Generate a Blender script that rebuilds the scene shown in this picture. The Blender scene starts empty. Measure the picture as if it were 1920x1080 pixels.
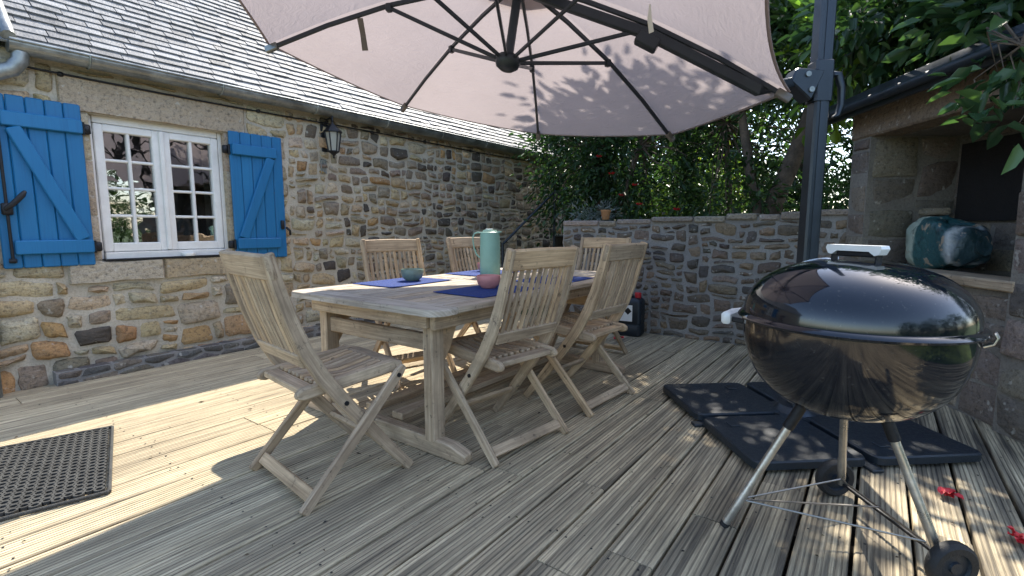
import bpy, math, random
import numpy as np
from mathutils import Vector, Matrix, Euler

random.seed(7)
SC = bpy.context.scene
COL = SC.collection
R = math.radians

# ------------------------------------------------------------------ camera
CAM_H = 1.0
PITCH = R(7.0)
YAW = math.atan2(690, 930 / math.cos(PITCH))
cam_d = bpy.data.cameras.new('camera')
cam_d.sensor_width = 36
cam_d.lens = 36 * 930 / 1920
cam_d.clip_start = 0.02
cam_d.clip_end = 2000
cam = bpy.data.objects.new('camera', cam_d)
COL.objects.link(cam)
cam.location = (0, 0, CAM_H)
cam.rotation_euler = (R(90) - PITCH, 0, YAW)
SC.camera = cam

# ------------------------------------------------------------------ sky, sun, exposure
SUN_AZ = R(25)      # from +Y towards the house
SUN_EL = R(48.5)
world = bpy.data.worlds.new('World')
SC.world = world
world.use_nodes = True
wn = world.node_tree
bg = wn.nodes['Background']
sky = wn.nodes.new('ShaderNodeTexSky')
sky.sky_type = 'NISHITA'
sky.sun_disc = False
sky.sun_elevation = SUN_EL
sky.sun_rotation = SUN_AZ
sky.air_density = 1.0
sky.dust_density = 1.2
sky.ozone_density = 1.5
hs = wn.nodes.new('ShaderNodeHueSaturation')      # a slightly milky summer sky
hs.inputs['Saturation'].default_value = 0.95
wn.links.new(sky.outputs[0], hs.inputs['Color'])
wn.links.new(hs.outputs[0], bg.inputs[0])
bg.inputs[1].default_value = 0.15
sun_d = bpy.data.lights.new('sun', 'SUN')
sun_d.energy = 3.2
sun_d.angle = R(0.55)
sun_d.color = (1.0, 0.93, 0.82)
sun = bpy.data.objects.new('sun', sun_d)
COL.objects.link(sun)
SUN_DIR = Vector((-math.sin(SUN_AZ) * math.cos(SUN_EL), math.cos(SUN_AZ) * math.cos(SUN_EL), math.sin(SUN_EL)))
sun.location = SUN_DIR * 30
sun.rotation_euler = (-SUN_DIR).to_track_quat('-Z', 'Y').to_euler()
SC.view_settings.view_transform = 'Standard'
SC.view_settings.look = 'None'
SC.view_settings.gamma = 1
SC.view_settings.use_curve_mapping = False
SC.view_settings.exposure = 1.68
SC.cycles.use_denoising = True
SC.cycles.max_bounces = 8
SC.cycles.transparent_max_bounces = 12
SC.cycles.sample_clamp_indirect = 6

# ------------------------------------------------------------------ mesh helpers
class MB:
    """collects verts, faces, per-face uv, colour and material slot"""
    def __init__(s):
        s.v = []; s.f = []; s.uv = []; s.c = []; s.m = []
    def add(s, verts, faces, uvs=None, col=(1, 1, 1), mi=0):
        o = len(s.v)
        s.v.extend([tuple(p) for p in verts])
        for i, fc in enumerate(faces):
            s.f.append([o + k for k in fc])
            s.uv.append(uvs[i] if uvs else [(verts[k][0] + verts[k][2] * .37, verts[k][1] + verts[k][2]) for k in fc])
            s.c.append(col); s.m.append(mi)

def V(*a):
    return Vector(a[0] if len(a) == 1 else a)

def sweep(mb, pts, w, t, side, ch=.004, endch=None, col=(1, 1, 1), mi=0, cap=True):
    """rectangular, chamfered section along pts; t measured along `side`, w across it"""
    pts = [V(p) for p in pts]
    side = V(side).normalized()
    n = len(pts)
    ws = w if isinstance(w, (list, tuple)) else [w] * n
    ts = t if isinstance(t, (list, tuple)) else [t] * n
    if endch is None: endch = ch
    rings = []; lens = []
    L = random.uniform(0, 30)
    def ring(p, d, w_, t_, c):
        nn = d.cross(side).normalized()
        sd = nn.cross(d).normalized()
        a, b = t_ / 2, w_ / 2
        c = min(c, a * .9, b * .9)
        return [p + sd * x + nn * y for x, y in ((-a + c, -b), (a - c, -b), (a, -b + c), (a, b - c), (a - c, b), (-a + c, b), (-a, b - c), (-a, -b + c))]
    for i, p in enumerate(pts):
        d = (pts[min(i + 1, n - 1)] - pts[max(i - 1, 0)]).normalized()
        if i > 0: L += (pts[i] - pts[i - 1]).length
        if i == 0 and endch > 0:
            rings.append(ring(p, d, ws[0] - 2 * endch, ts[0] - 2 * endch, ch)); lens.append(L)
            rings.append(ring(p + d * endch, d, ws[0], ts[0], ch)); lens.append(L + endch)
        elif i == n - 1 and endch > 0:
            rings.append(ring(p - d * endch, d, ws[-1], ts[-1], ch)); lens.append(L - endch)
            rings.append(ring(p, d, ws[-1] - 2 * endch, ts[-1] - 2 * endch, ch)); lens.append(L)
        else:
            rings.append(ring(p, d, ws[i], ts[i], ch)); lens.append(L)
    vs = [q for r_ in rings for q in r_]
    fs = []; uv = []
    per = [0]
    for k in range(8):
        per.append(per[-1] + (rings[min(1, len(rings) - 1)][(k + 1) % 8] - rings[min(1, len(rings) - 1)][k]).length)
    for i in range(len(rings) - 1):
        for k in range(8):
            k2 = (k + 1) % 8
            fs.append([i * 8 + k, i * 8 + k2, (i + 1) * 8 + k2, (i + 1) * 8 + k])
            uv.append([(per[k], lens[i]), (per[k + 1], lens[i]), (per[k + 1], lens[i + 1]), (per[k], lens[i + 1])])
    if cap:
        fs.append(list(range(7, -1, -1))); uv.append([(k * .01, L) for k in range(8)])
        o = (len(rings) - 1) * 8
        fs.append([o + k for k in range(8)]); uv.append([(k * .01, L + .3) for k in range(8)])
    mb.add(vs, fs, uv, col, mi)

def beam(mb, p0, p1, w, t, side, ch=.004, **k):
    sweep(mb, [p0, p1], w, t, side, ch, **k)

def box(mb, c, s, rz=0, ch=.004, col=(1, 1, 1), mi=0):
    """chamfered box, centre c, size s; long axis runs along the grain"""
    c = V(c)
    M = Matrix.Rotation(rz, 3, 'Z')
    ax = max(range(3), key=lambda k: s[k])
    d = V(0, 0, 0); d[ax] = s[ax] / 2
    o = (ax + 1) % 3
    sd = V(0, 0, 0); sd[o] = 1
    other = 3 - ax - o
    sweep(mb, [c - M @ d, c + M @ d], s[other], s[o], M @ sd, ch, col=col, mi=mi)

def tube(mb, pts, r, n=8, col=(1, 1, 1), mi=0, cap=True):
    pts = [V(p) for p in pts]
    rs = r if isinstance(r, (list, tuple)) else [r] * len(pts)
    up = None
    vs = []; fs = []; uv = []
    L = 0
    for i, p in enumerate(pts):
        d = (pts[min(i + 1, len(pts) - 1)] - pts[max(i - 1, 0)]).normalized()
        if up is None:
            a = V(0, 0, 1) if abs(d.z) < .9 else V(1, 0, 0)
            up = (a - d * a.dot(d)).normalized()
        else:
            up = (up - d * up.dot(d)).normalized()
        s = d.cross(up)
        for k in range(n):
            a = 2 * math.pi * k / n
            vs.append(p + (up * math.cos(a) + s * math.sin(a)) * rs[i])
    for i in range(len(pts) - 1):
        L2 = L + (pts[i + 1] - pts[i]).length
        for k in range(n):
            k2 = (k + 1) % n
            fs.append([i * n + k, i * n + k2, (i + 1) * n + k2, (i + 1) * n + k])
            uv.append([(k * .02, L), (k * .02 + .02, L), (k * .02 + .02, L2), (k * .02, L2)])
        L = L2
    if cap:
        fs.append(list(range(n - 1, -1, -1))); uv.append([(0, 0)] * n)
        o = (len(pts) - 1) * n
        fs.append([o + k for k in range(n)]); uv.append([(0, 0)] * n)
    mb.add(vs, fs, uv, col, mi)

def lathe(mb, prof, n=32, c=(0, 0, 0), M=None, col=(1, 1, 1), mi=0):
    c = V(c)
    vs = []; fs = []; rows = []
    for r_, z in prof:
        if r_ < 1e-6:
            rows.append([len(vs)]); vs.append(V(0, 0, z))
        else:
            rows.append(list(range(len(vs), len(vs) + n)))
            vs += [V(r_ * math.cos(2 * math.pi * k / n), r_ * math.sin(2 * math.pi * k / n), z) for k in range(n)]
    for a, b in zip(rows, rows[1:]):
        for k in range(n):
            k2 = (k + 1) % n
            if len(a) == 1 and len(b) == 1: continue
            if len(a) == 1: fs.append([a[0], b[k2], b[k]])
            elif len(b) == 1: fs.append([a[k], a[k2], b[0]])
            else: fs.append([a[k], a[k2], b[k2], b[k]])
    vs = [c + (M @ q if M else q) for q in vs]
    mb.add(vs, fs, None, col, mi)

def prism(mb, poly, z0, z1, ch=.004, col=(1, 1, 1), mi=0, M=None):
    """polygon (counter-clockwise, xy) extruded z0..z1 with a small top chamfer"""
    n = len(poly)
    cx = sum(p[0] for p in poly) / n; cy = sum(p[1] for p in poly) / n
    def sh(p, c):
        d = math.hypot(p[0] - cx, p[1] - cy) or 1
        return (p[0] - (p[0] - cx) / d * c, p[1] - (p[1] - cy) / d * c)
    vs = [(p[0], p[1], z0) for p in poly] + [(p[0], p[1], z1 - ch) for p in poly] + [sh(p, ch) + (z1,) for p in poly]
    fs = [list(range(n - 1, -1, -1)), [2 * n + k for k in range(n)]]
    for k in range(n):
        k2 = (k + 1) % n
        fs.append([k, k2, n + k2, n + k]); fs.append([n + k, n + k2, 2 * n + k2, 2 * n + k])
    if M: vs = [M @ V(q) for q in vs]
    mb.add(vs, fs, None, col, mi)

def make(name, mb, mats, parent=None, label=None, cat=None, group=None, kind=None, smooth=None, loc=None):
    me = bpy.data.meshes.new(name)
    me.from_pydata(mb.v, [], mb.f)
    uvl = me.uv_layers.new(name='UVMap')
    flat = [x for fu in mb.uv for p in fu for x in p]
    uvl.data.foreach_set('uv', flat)
    at = me.attributes.new('col', 'FLOAT_COLOR', 'FACE')
    at.data.foreach_set('color', [x for c in mb.c for x in (c[0], c[1], c[2], 1.0)])
    if any(mb.m): me.polygons.foreach_set('material_index', mb.m)
    for m in (mats if isinstance(mats, (list, tuple)) else [mats]): me.materials.append(m)
    if smooth is not None:
        me.polygons.foreach_set('use_smooth', [True] * len(me.polygons))
        me.set_sharp_from_angle(angle=R(smooth))
    me.update()
    o = bpy.data.objects.new(name, me)
    COL.objects.link(o)
    if loc: o.location = loc
    tag(o, parent, label, cat, group, kind)
    return o

def tag(o, parent=None, label=None, cat=None, group=None, kind=None):
    if parent: o.parent = parent
    if label: o['label'] = label
    if cat: o['category'] = cat
    if group: o['group'] = group
    if kind: o['kind'] = kind
    return o

def empty(name, loc=(0, 0, 0), rz=0, label=None, cat=None, group=None):
    o = bpy.data.objects.new(name, None)
    o.empty_display_size = .1
    COL.objects.link(o)
    o.location = loc; o.rotation_euler = (0, 0, rz)
    return tag(o, None, label, cat, group)

def copy_tree(o, parent=None):
    c = o.copy(); COL.objects.link(c); c.parent = parent
    for ch in list(o.children): copy_tree(ch, c)
    return c

CP = V(0, 0, CAM_H)
c_f = V(-math.sin(YAW) * math.cos(PITCH), math.cos(YAW) * math.cos(PITCH), -math.sin(PITCH))
c_r = V(math.cos(YAW), math.sin(YAW), 0)
def seen_size(p, s):
    """rough share of the picture for a piece of size s at p (0 when off the frame)"""
    v = V(p) - CP
    d = v.dot(c_f)
    if d < .2: return 0
    x = v.dot(c_r) / d; y = v.dot(c_r.cross(c_f)) / d
    if abs(x) > 1.06 or abs(y) > .62: return 0
    return s / d

# ------------------------------------------------------------------ materials
def mat(name):
    m = bpy.data.materials.new(name); m.use_nodes = True
    nt = m.node_tree
    return m, nt, nt.nodes['Principled BSDF']

def N(nt, t, **k):
    n = nt.nodes.new('ShaderNode' + t)
    for a, b in k.items():
        if a.startswith('i_'):
            key = a[2:].replace('_', ' ')
            n.inputs[key].default_value = b
        else: setattr(n, a, b)
    return n

def ramp(nt, fac, stops):
    n = nt.nodes.new('ShaderNodeValToRGB')
    cr = n.color_ramp
    while len(cr.elements) < len(stops): cr.elements.new(.5)
    for e, (p, c) in zip(cr.elements, stops):
        e.position = p
        e.color = (c, c, c, 1) if isinstance(c, (int, float)) else (c[0], c[1], c[2], 1)
    nt.links.new(fac, n.inputs[0])
    return n.outputs[0]

def mix(nt, fac, a, b, mode='MIX'):
    n = nt.nodes.new('ShaderNodeMix'); n.data_type = 'RGBA'; n.blend_type = mode
    for sock, val in ((n.inputs[0], fac), (n.inputs[6], a), (n.inputs[7], b)):
        if hasattr(val, 'is_linked'): nt.links.new(val, sock)
        elif isinstance(val, (int, float)): sock.default_value = val
        else: sock.default_value = (val[0], val[1], val[2], 1)
    return n.outputs[2]

def bump(nt, h, s, dist=.01, prev=None):
    n = N(nt, 'Bump'); n.inputs['Strength'].default_value = s; n.inputs['Distance'].default_value = dist
    nt.links.new(h, n.inputs['Height'])
    if prev: nt.links.new(prev, n.inputs['Normal'])
    return n.outputs[0]

def noise(nt, vec, scale, detail=4, rough=.55, dist=0):
    n = N(nt, 'TexNoise'); n.inputs['Scale'].default_value = scale; n.inputs['Detail'].default_value = detail
    n.inputs['Roughness'].default_value = rough; n.inputs['Distortion'].default_value = dist
    nt.links.new(vec, n.inputs['Vector'])
    return n.outputs[0]

def mapping(nt, vec, scale=(1, 1, 1), loc=None):
    n = N(nt, 'Mapping'); n.inputs['Scale'].default_value = scale
    nt.links.new(vec, n.inputs['Vector'])
    if loc is not None: nt.links.new(loc, n.inputs['Location'])
    return n.outputs[0]

def objrand(nt, k=37.0):
    oi = N(nt, 'ObjectInfo')
    cx = N(nt, 'CombineXYZ')
    m = N(nt, 'Math', operation='MULTIPLY'); m.inputs[1].default_value = k
    nt.links.new(oi.outputs['Random'], m.inputs[0])
    for i in range(3): nt.links.new(m.outputs[0], cx.inputs[i])
    return oi.outputs['Random'], cx.outputs[0]

def mat_stone(name, sat=1.0, bumpy=.55):
    m, nt, p = mat(name)
    at = N(nt, 'Attribute', attribute_name='col')
    geo = N(nt, 'NewGeometry')
    n1 = noise(nt, geo.outputs['Position'], 9, 6, .62, .4)
    n2 = noise(nt, geo.outputs['Position'], 45, 5, .65)
    n3 = noise(nt, mapping(nt, geo.outputs['Position'], (1, 1, 4)), 14, 4, .6)
    c = mix(nt, ramp(nt, n1, [(.3, 0), (.72, 1)]), at.outputs['Color'], (.16, .12, .085), 'MIX')
    c = mix(nt, .28, at.outputs['Color'], c)
    c = mix(nt, ramp(nt, n3, [(.35, 0), (.75, .5)]), c, mix(nt, 1.0, c, (1.3, 1.16, .92), 'MULTIPLY'))
    grit = noise(nt, geo.outputs['Position'], 160, 3, .7)
    c = mix(nt, ramp(nt, grit, [(.35, .55), (.5, 0)]), c, mix(nt, 1.0, c, (.5, .48, .46), 'MULTIPLY'))
    c = mix(nt, ramp(nt, n2, [(.30, .65), (.5, 0)]), c, (.045, .04, .036))
    lich = noise(nt, geo.outputs['Position'], 22, 3, .5)
    c = mix(nt, ramp(nt, lich, [(.64, 0), (.72, .55)]), c, (.52, .5, .44))
    nt.links.new(c, p.inputs['Base Color'])
    p.inputs['Roughness'].default_value = .88
    p.inputs['Specular IOR Level'].default_value = .25
    b = bump(nt, n1, bumpy, .05)
    b = bump(nt, n3, bumpy * .7, .03, b)
    b = bump(nt, n2, bumpy, .012, b)
    nt.links.new(b, p.inputs['Normal'])
    return m

def mat_mortar(name, c0, c1):
    m, nt, p = mat(name)
    geo = N(nt, 'NewGeometry')
    n1 = noise(nt, geo.outputs['Position'], 3.5, 5, .6)
    n2 = noise(nt, geo.outputs['Position'], 70, 4, .7)
    c = mix(nt, ramp(nt, n1, [(.3, 0), (.7, 1)]), c0, c1)
    c = mix(nt, ramp(nt, n2, [(.3, .5), (.55, 0)]), c, tuple(x * .5 for x in c0))
    nt.links.new(c, p.inputs['Base Color'])
    p.inputs['Roughness'].default_value = .95
    p.inputs['Specular IOR Level'].default_value = .15
    b = bump(nt, n1, .5, .04); b = bump(nt, n2, .6, .01, b)
    nt.links.new(b, p.inputs['Normal'])
    return m

def mat_wood(name, light, mid, dark, spots=.5, rough=.8):
    """weathered timber, grain along the UV's v axis"""
    m, nt, p = mat(name)
    uv = N(nt, 'UVMap', uv_map='UVMap')
    rnd, loc = objrand(nt)
    v = mapping(nt, uv.outputs[0], (60, 2.2, 1), loc)
    g = noise(nt, v, 1.0, 5, .65, .6)
    v2 = mapping(nt, uv.outputs[0], (220, 6, 1), loc)
    g2 = noise(nt, v2, 1.0, 3, .6)
    tc = N(nt, 'TexCoord')
    blot = noise(nt, mapping(nt, tc.outputs['Object'], (1, 1, 1), loc), 6, 5, .65)
    c = ramp(nt, g, [(.25, dark), (.45, mid), (.7, light)])
    c = mix(nt, ramp(nt, g2, [(.35, .5), (.6, 0)]), c, tuple(x * .55 for x in mid))
    c = mix(nt, ramp(nt, blot, [(.45, 0), (.72, spots)]), c, tuple(x * .45 for x in mid))
    st_ = noise(nt, mapping(nt, tc.outputs['Object'], (1, 1, 1), loc), 26, 4, .7)
    c = mix(nt, ramp(nt, st_, [(.60, 0), (.70, spots)]), c, (.05, .042, .035))
    c = mix(nt, ramp(nt, rnd, [(0, .75), (.5, 0)]), c, mix(nt, 1.0, c, (.72, .70, .70), 'MULTIPLY'))
    c = mix(nt, ramp(nt, rnd, [(.55, 0), (1, .8)]), c, mix(nt, 1.0, c, (1.12, 1.0, .84), 'MULTIPLY'))
    nt.links.new(c, p.inputs['Base Color'])
    p.inputs['Roughness'].default_value = rough
    p.inputs['Specular IOR Level'].default_value = .3
    b = bump(nt, g, .25, .004); b = bump(nt, g2, .25, .002, b)
    nt.links.new(b, p.inputs['Normal'])
    return m

def mat_deck(name, grime):
    m, nt, p = mat(name)
    geo = N(nt, 'NewGeometry')
    rnd, loc = objrand(nt)
    P = geo.outputs['Position']
    v = mapping(nt, P, (70, 1.6, 1), loc)
    g = noise(nt, v, 1.0, 6, .7, .5)
    v2 = mapping(nt, P, (26, .8, 1), loc)
    g2 = noise(nt, v2, 1.0, 4, .6, .3)
    big = noise(nt, P, .9, 4, .6)
    fine = noise(nt, mapping(nt, P, (260, 14, 1), loc), 1.0, 3, .6)
    light = (.80, .665, .43); md = (.55, .445, .285); dk = (.11, .088, .06)
    c = ramp(nt, g, [(.30, dk), (.44, md), (.62, light)])
    c = mix(nt, ramp(nt, rnd, [(0, 0), (1, 1)]), c, mix(nt, 1.0, c, (.74, .74, .75), 'MULTIPLY'))
    spk = noise(nt, P, 38, 4, .7)
    c = mix(nt, ramp(nt, spk, [(.66, 0), (.74, .8)]), c, (.06, .052, .04))
    blt = noise(nt, mapping(nt, P, (3.2, 1.1, 1), loc), 1.0, 5, .6)
    c = mix(nt, ramp(nt, blt, [(.5, 0), (.68, .5)]), c, mix(nt, 1.0, c, (.52, .50, .47), 'MULTIPLY'))
    # black algae in long streaks, heavier away from the house
    sx = N(nt, 'SeparateXYZ'); nt.links.new(P, sx.inputs[0])
    gx = ramp(nt, mathn(nt, 'MULTIPLY_ADD', sx.outputs[0], .28, 1.02), [(.1, .0), (.6, .3), (.95, .8)])
    fac = mathn(nt, 'MULTIPLY', ramp(nt, g2, [(.40, 0), (.62, 1)]), mathn(nt, 'ADD', gx, mathn(nt, 'MULTIPLY', ramp(nt, big, [(.42, 0), (.7, 1)]), .35)))
    c = mix(nt, fac, c, (.07, .06, .048))
    c = mix(nt, ramp(nt, fine, [(.3, .55), (.5, 0)]), c, tuple(x * .4 for x in md))
    c = mix(nt, grime, c, (.05, .045, .038))
    nt.links.new(c, p.inputs['Base Color'])
    p.inputs['Roughness'].default_value = .82
    p.inputs['Specular IOR Level'].default_value = .3
    b = bump(nt, g, .35, .004); b = bump(nt, fine, .35, .002, b)
    nt.links.new(b, p.inputs['Normal'])
    return m

def mathn(nt, op, a, b=None, c=None):
    n = N(nt, 'Math', operation=op)
    for i, x in enumerate((a, b, c)):
        if x is None: continue
        if hasattr(x, 'is_linked'): nt.links.new(x, n.inputs[i])
        else: n.inputs[i].default_value = x
    return n.outputs[0]

def mat_plain(name, col, rough=.5, metal=0, nscale=0, namt=.25, bmp=0, spec=.5, coat=0, attr=False):
    m, nt, p = mat(name)
    geo = N(nt, 'NewGeometry')
    src = col
    if attr:
        a = N(nt, 'Attribute', attribute_name='col'); src = mix(nt, 1.0, a.outputs['Color'], col, 'MULTIPLY')
    if nscale:
        n1 = noise(nt, geo.outputs['Position'], nscale, 5, .62)
        n2 = noise(nt, geo.outputs['Position'], nscale * 6, 4, .6)
        dk = mix(nt, 1.0, src, (1 - namt * 2, 1 - namt * 2, 1 - namt * 2), 'MULTIPLY')
        c = mix(nt, ramp(nt, n1, [(.35, 1), (.65, 0)]), src, dk)
        c = mix(nt, ramp(nt, n2, [(.3, .5), (.5, 0)]), c, dk)
        nt.links.new(c, p.inputs['Base Color'])
        rr = ramp(nt, n1, [(.3, max(rough - .1, .02)), (.7, min(rough + .12, 1))])
        nt.links.new(rr, p.inputs['Roughness'])
        if bmp: nt.links.new(bump(nt, n2, bmp, .01), p.inputs['Normal'])
    else:
        if attr: nt.links.new(src, p.inputs['Base Color'])
        else: p.inputs['Base Color'].default_value = (col[0], col[1], col[2], 1)
        p.inputs['Roughness'].default_value = rough
    p.inputs['Metallic'].default_value = metal
    p.inputs['Specular IOR Level'].default_value = spec
    p.inputs['Coat Weight'].default_value = coat
    return m

def mat_leaf(name, tint=(1, 1, 1), trans=.35, rough=.4):
    m, nt, p = mat(name)
    at = N(nt, 'Attribute', attribute_name='col')
    c = mix(nt, 1.0, at.outputs['Color'], tint, 'MULTIPLY')
    nt.links.new(c, p.inputs['Base Color'])
    p.inputs['Roughness'].default_value = rough
    p.inputs['Specular IOR Level'].default_value = .45
    tr = N(nt, 'BsdfTranslucent')
    nt.links.new(mix(nt, 1.0, c, (1.35, 1.6, .8), 'MULTIPLY'), tr.inputs[0])
    ms = N(nt, 'MixShader'); ms.inputs[0].default_value = trans
    nt.links.new(p.outputs[0], ms.inputs[1]); nt.links.new(tr.outputs[0], ms.inputs[2])
    nt.links.new(ms.outputs[0], nt.nodes['Material Output'].inputs[0])
    return m

def mat_fabric(name, col, trans):
    m, nt, p = mat(name)
    geo = N(nt, 'NewGeometry')
    n1 = noise(nt, geo.outputs['Position'], 2.2, 5, .6)
    wv = noise(nt, geo.outputs['Position'], 420, 2, .5)
    st = noise(nt, mapping(nt, geo.outputs['Position'], (1, 1, 5)), 9, 4, .6, 1.5)
    c = mix(nt, ramp(nt, n1, [(.35, 0), (.7, .5)]), col, tuple(x * .82 for x in col))
    c = mix(nt, ramp(nt, wv, [(.35, .25), (.6, 0)]), c, tuple(x * .7 for x in col))
    nt.links.new(c, p.inputs['Base Color'])
    p.inputs['Roughness'].default_value = .9
    p.inputs['Specular IOR Level'].default_value = .1
    b = bump(nt, st, .25, .03); nt.links.new(b, p.inputs['Normal'])
    if trans:
        tr = N(nt, 'BsdfTranslucent'); nt.links.new(c, tr.inputs[0]); nt.links.new(b, tr.inputs['Normal'])
        ms = N(nt, 'MixShader'); ms.inputs[0].default_value = trans
        nt.links.new(p.outputs[0], ms.inputs[1]); nt.links.new(tr.outputs[0], ms.inputs[2])
        nt.links.new(ms.outputs[0], nt.nodes['Material Output'].inputs[0])
    return m

def mat_glass(name):
    m, nt, p = mat(name)
    nt.nodes.remove(p)
    t = N(nt, 'BsdfTransparent'); t.inputs[0].default_value = (.75, .8, .78, 1)
    g = N(nt, 'BsdfGlossy'); g.inputs['Roughness'].default_value = .015
    g.inputs[0].default_value = (1, 1, 1, 1)
    geo = N(nt, 'NewGeometry')
    nt.links.new(bump(nt, noise(nt, geo.outputs['Position'], 5, 2, .5), .06, .05), g.inputs['Normal'])
    lw = N(nt, 'LayerWeight'); lw.inputs[0].default_value = .35
    f = mathn(nt, 'MULTIPLY_ADD', lw.outputs['Fresnel'], 1.3, .24)
    ms = N(nt, 'MixShader'); nt.links.new(f, ms.inputs[0])
    nt.links.new(t.outputs[0], ms.inputs[1]); nt.links.new(g.outputs[0], ms.inputs[2])
    nt.links.new(ms.outputs[0], nt.nodes['Material Output'].inputs[0])
    return m

M_STONE = mat_stone('house_stone')
M_STONE_B = mat_stone('garden_wall_stone', bumpy=.5)
M_MORTAR = mat_mortar('house_mortar', (.43, .375, .29), (.57, .51, .41))
M_MORTAR_B = mat_mortar('garden_wall_mortar', (.215, .205, .195), (.31, .298, .28))
M_GRANITE = mat_stone('granite_lintel', bumpy=.4)
M_SLATE = mat_plain('roof_slate', (1, 1, 1), .62, 0, 14, .22, .5, .32, attr=True)
M_ZINC = mat_plain('weathered_zinc', (.36, .38, .37), .42, .75, 6, .25, .2)
M_BLUE, nt_b, p_b = mat('blue_shutter_paint')
geo_ = N(nt_b, 'NewGeometry')
rnd_, loc_ = objrand(nt_b)
g_ = noise(nt_b, mapping(nt_b, geo_.outputs['Position'], (1, 90, 3), loc_), 1.0, 4, .6)
w_ = noise(nt_b, mapping(nt_b, geo_.outputs['Position'], (1, 2.5, 1.2), loc_), 2.0, 5, .6)
f_ = noise(nt_b, geo_.outputs['Position'], 55, 4, .7)
c_ = mix(nt_b, ramp(nt_b, w_, [(.35, 0), (.7, .6)]), (.003, .132, .315), (.010, .165, .36))
c_ = mix(nt_b, ramp(nt_b, rnd_, [(0, 0), (1, .45)]), c_, (.002, .105, .255))
c_ = mix(nt_b, ramp(nt_b, g_, [(.3, .35), (.5, 0)]), c_, (.002, .075, .19))
c_ = mix(nt_b, ramp(nt_b, f_, [(.68, 0), (.74, .5)]), c_, (.10, .13, .15))
nt_b.links.new(c_, p_b.inputs['Base Color'])
p_b.inputs['Roughness'].default_value = .52
nt_b.links.new(bump(nt_b, g_, .35, .003), p_b.inputs['Normal'])
M_WHITE = mat_plain('white_window_paint', (.78, .76, .72), .45, 0, 8, .06, .1)
M_IRON = mat_plain('black_iron', (.015, .016, .02), .5, .3, 20, .2, .3)
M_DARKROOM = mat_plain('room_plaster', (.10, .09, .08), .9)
M_GLASS = mat_glass('window_glass')
M_TEAK = mat_wood('weathered_teak', (.70, .555, .385), (.50, .375, .25), (.14, .10, .066), .65)
M_TEAK_GREY = mat_wood('grey_teak_top', (.64, .57, .48), (.48, .41, .325), (.20, .16, .12), .5)
M_DECK = mat_deck('deck_timber', 0.0)
M_GROOVE = mat_deck('deck_timber_grimy_groove', 0.42)
M_CANVAS = mat_fabric('taupe_canvas', (.405, .352, .352), .40)
M_STRAP = mat_fabric('grey_strap', (.20, .18, .175), 0)
M_ALU = mat_plain('anthracite_aluminium', (.045, .055, .068), .38, .5, 9, .12, .08)
M_SLAB = mat_plain('black_slab_plastic', (.013, .021, .030), .42, 0, 60, .12, .25)
M_ENAMEL, nt_e, p_e = mat('black_enamel')
geo_e = N(nt_e, 'NewGeometry')
d_ = noise(nt_e, geo_e.outputs['Position'], 7, 5, .6)
d2 = noise(nt_e, geo_e.outputs['Position'], 120, 3, .6)
nt_e.links.new(mix(nt_e, ramp(nt_e, d2, [(.62, 0), (.74, .6)]), (.0025, .005, .010), (.07, .068, .06)), p_e.inputs['Base Color'])
nt_e.links.new(ramp(nt_e, d_, [(.35, .03), (.7, .17)]), p_e.inputs['Roughness'])
p_e.inputs['Specular IOR Level'].default_value = .55
p_e.inputs['Coat Weight'].default_value = .35
p_e.inputs['Coat Roughness'].default_value = .02
M_CHROME = mat_plain('brushed_aluminium', (.62, .60, .56), .32, .9, 12, .15, .1)
M_WIRE = mat_plain('plated_wire', (.32, .30, .27), .4, .9)
M_RUBBER = mat_plain('black_rubber', (.02, .02, .02), .7, 0, 20, .2, .3)
M_WHITEPLASTIC = mat_plain('white_handle_plastic', (.8, .8, .78), .4, 0, 12, .04)
M_MAT = mat_plain('rubber_ring_mat', (.055, .055, .05), .75, 0, 18, .3, .4)
M_SOIL = mat_plain('garden_soil', (.075, .06, .042), .95, 0, 8, .3, .8)
M_LAWN = mat_plain('lawn_grass', (.085, .13, .035), .95, 0, 2.5, .25, .8)
M_LEAF = mat_leaf('leaf')
M_LEAF_BRIGHT = mat_leaf('sunlit_leaf', trans=.6)  # leaf for the sunlit plants, whose brightness is put into their colours
M_PETAL = mat_plain('red_petal', (.62, .02, .03), .5, 0, 40, .15)
M_BARK = mat_plain('bark', (.17, .125, .09), .95, 0, 9, .3, 1.0)
M_TEAL = mat_plain('sage_thermos_plastic', (.24, .43, .36), .42, 0, 15, .04, 0, .4)
M_PINK = mat_plain('pink_stoneware', (.60, .25, .23), .45, 0, 25, .07, .1)
M_GREENBOWL = mat_plain('green_stoneware', (.19, .25, .20), .4, 0, 25, .12, .1)
M_MATBLUE = mat_plain('blue_woven_placemat', (.014, .058, .30), .85, 0, 90, .2, .8)
M_LABEL = mat_plain('white_label', (.75, .75, .72), .6)
M_RED = mat_plain('red_cap', (.5, .02, .03), .4)

# ------------------------------------------------------------------ rubble masonry
def clip(poly, a, b, c):
    out = []
    n = len(poly)
    for i in range(n):
        p, q = poly[i], poly[(i + 1) % n]
        dp = a * p[0] + b * p[1] - c; dq = a * q[0] + b * q[1] - c
        if dp <= 0: out.append(p)
        if (dp < 0 < dq) or (dq < 0 < dp):
            t = dp / (dp - dq)
            out.append((p[0] + (q[0] - p[0]) * t, p[1] + (q[1] - p[1]) * t))
    return out

def area(poly):
    return .5 * sum(poly[i][0] * poly[(i + 1) % len(poly)][1] - poly[(i + 1) % len(poly)][0] * poly[i][1] for i in range(len(poly)))

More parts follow.
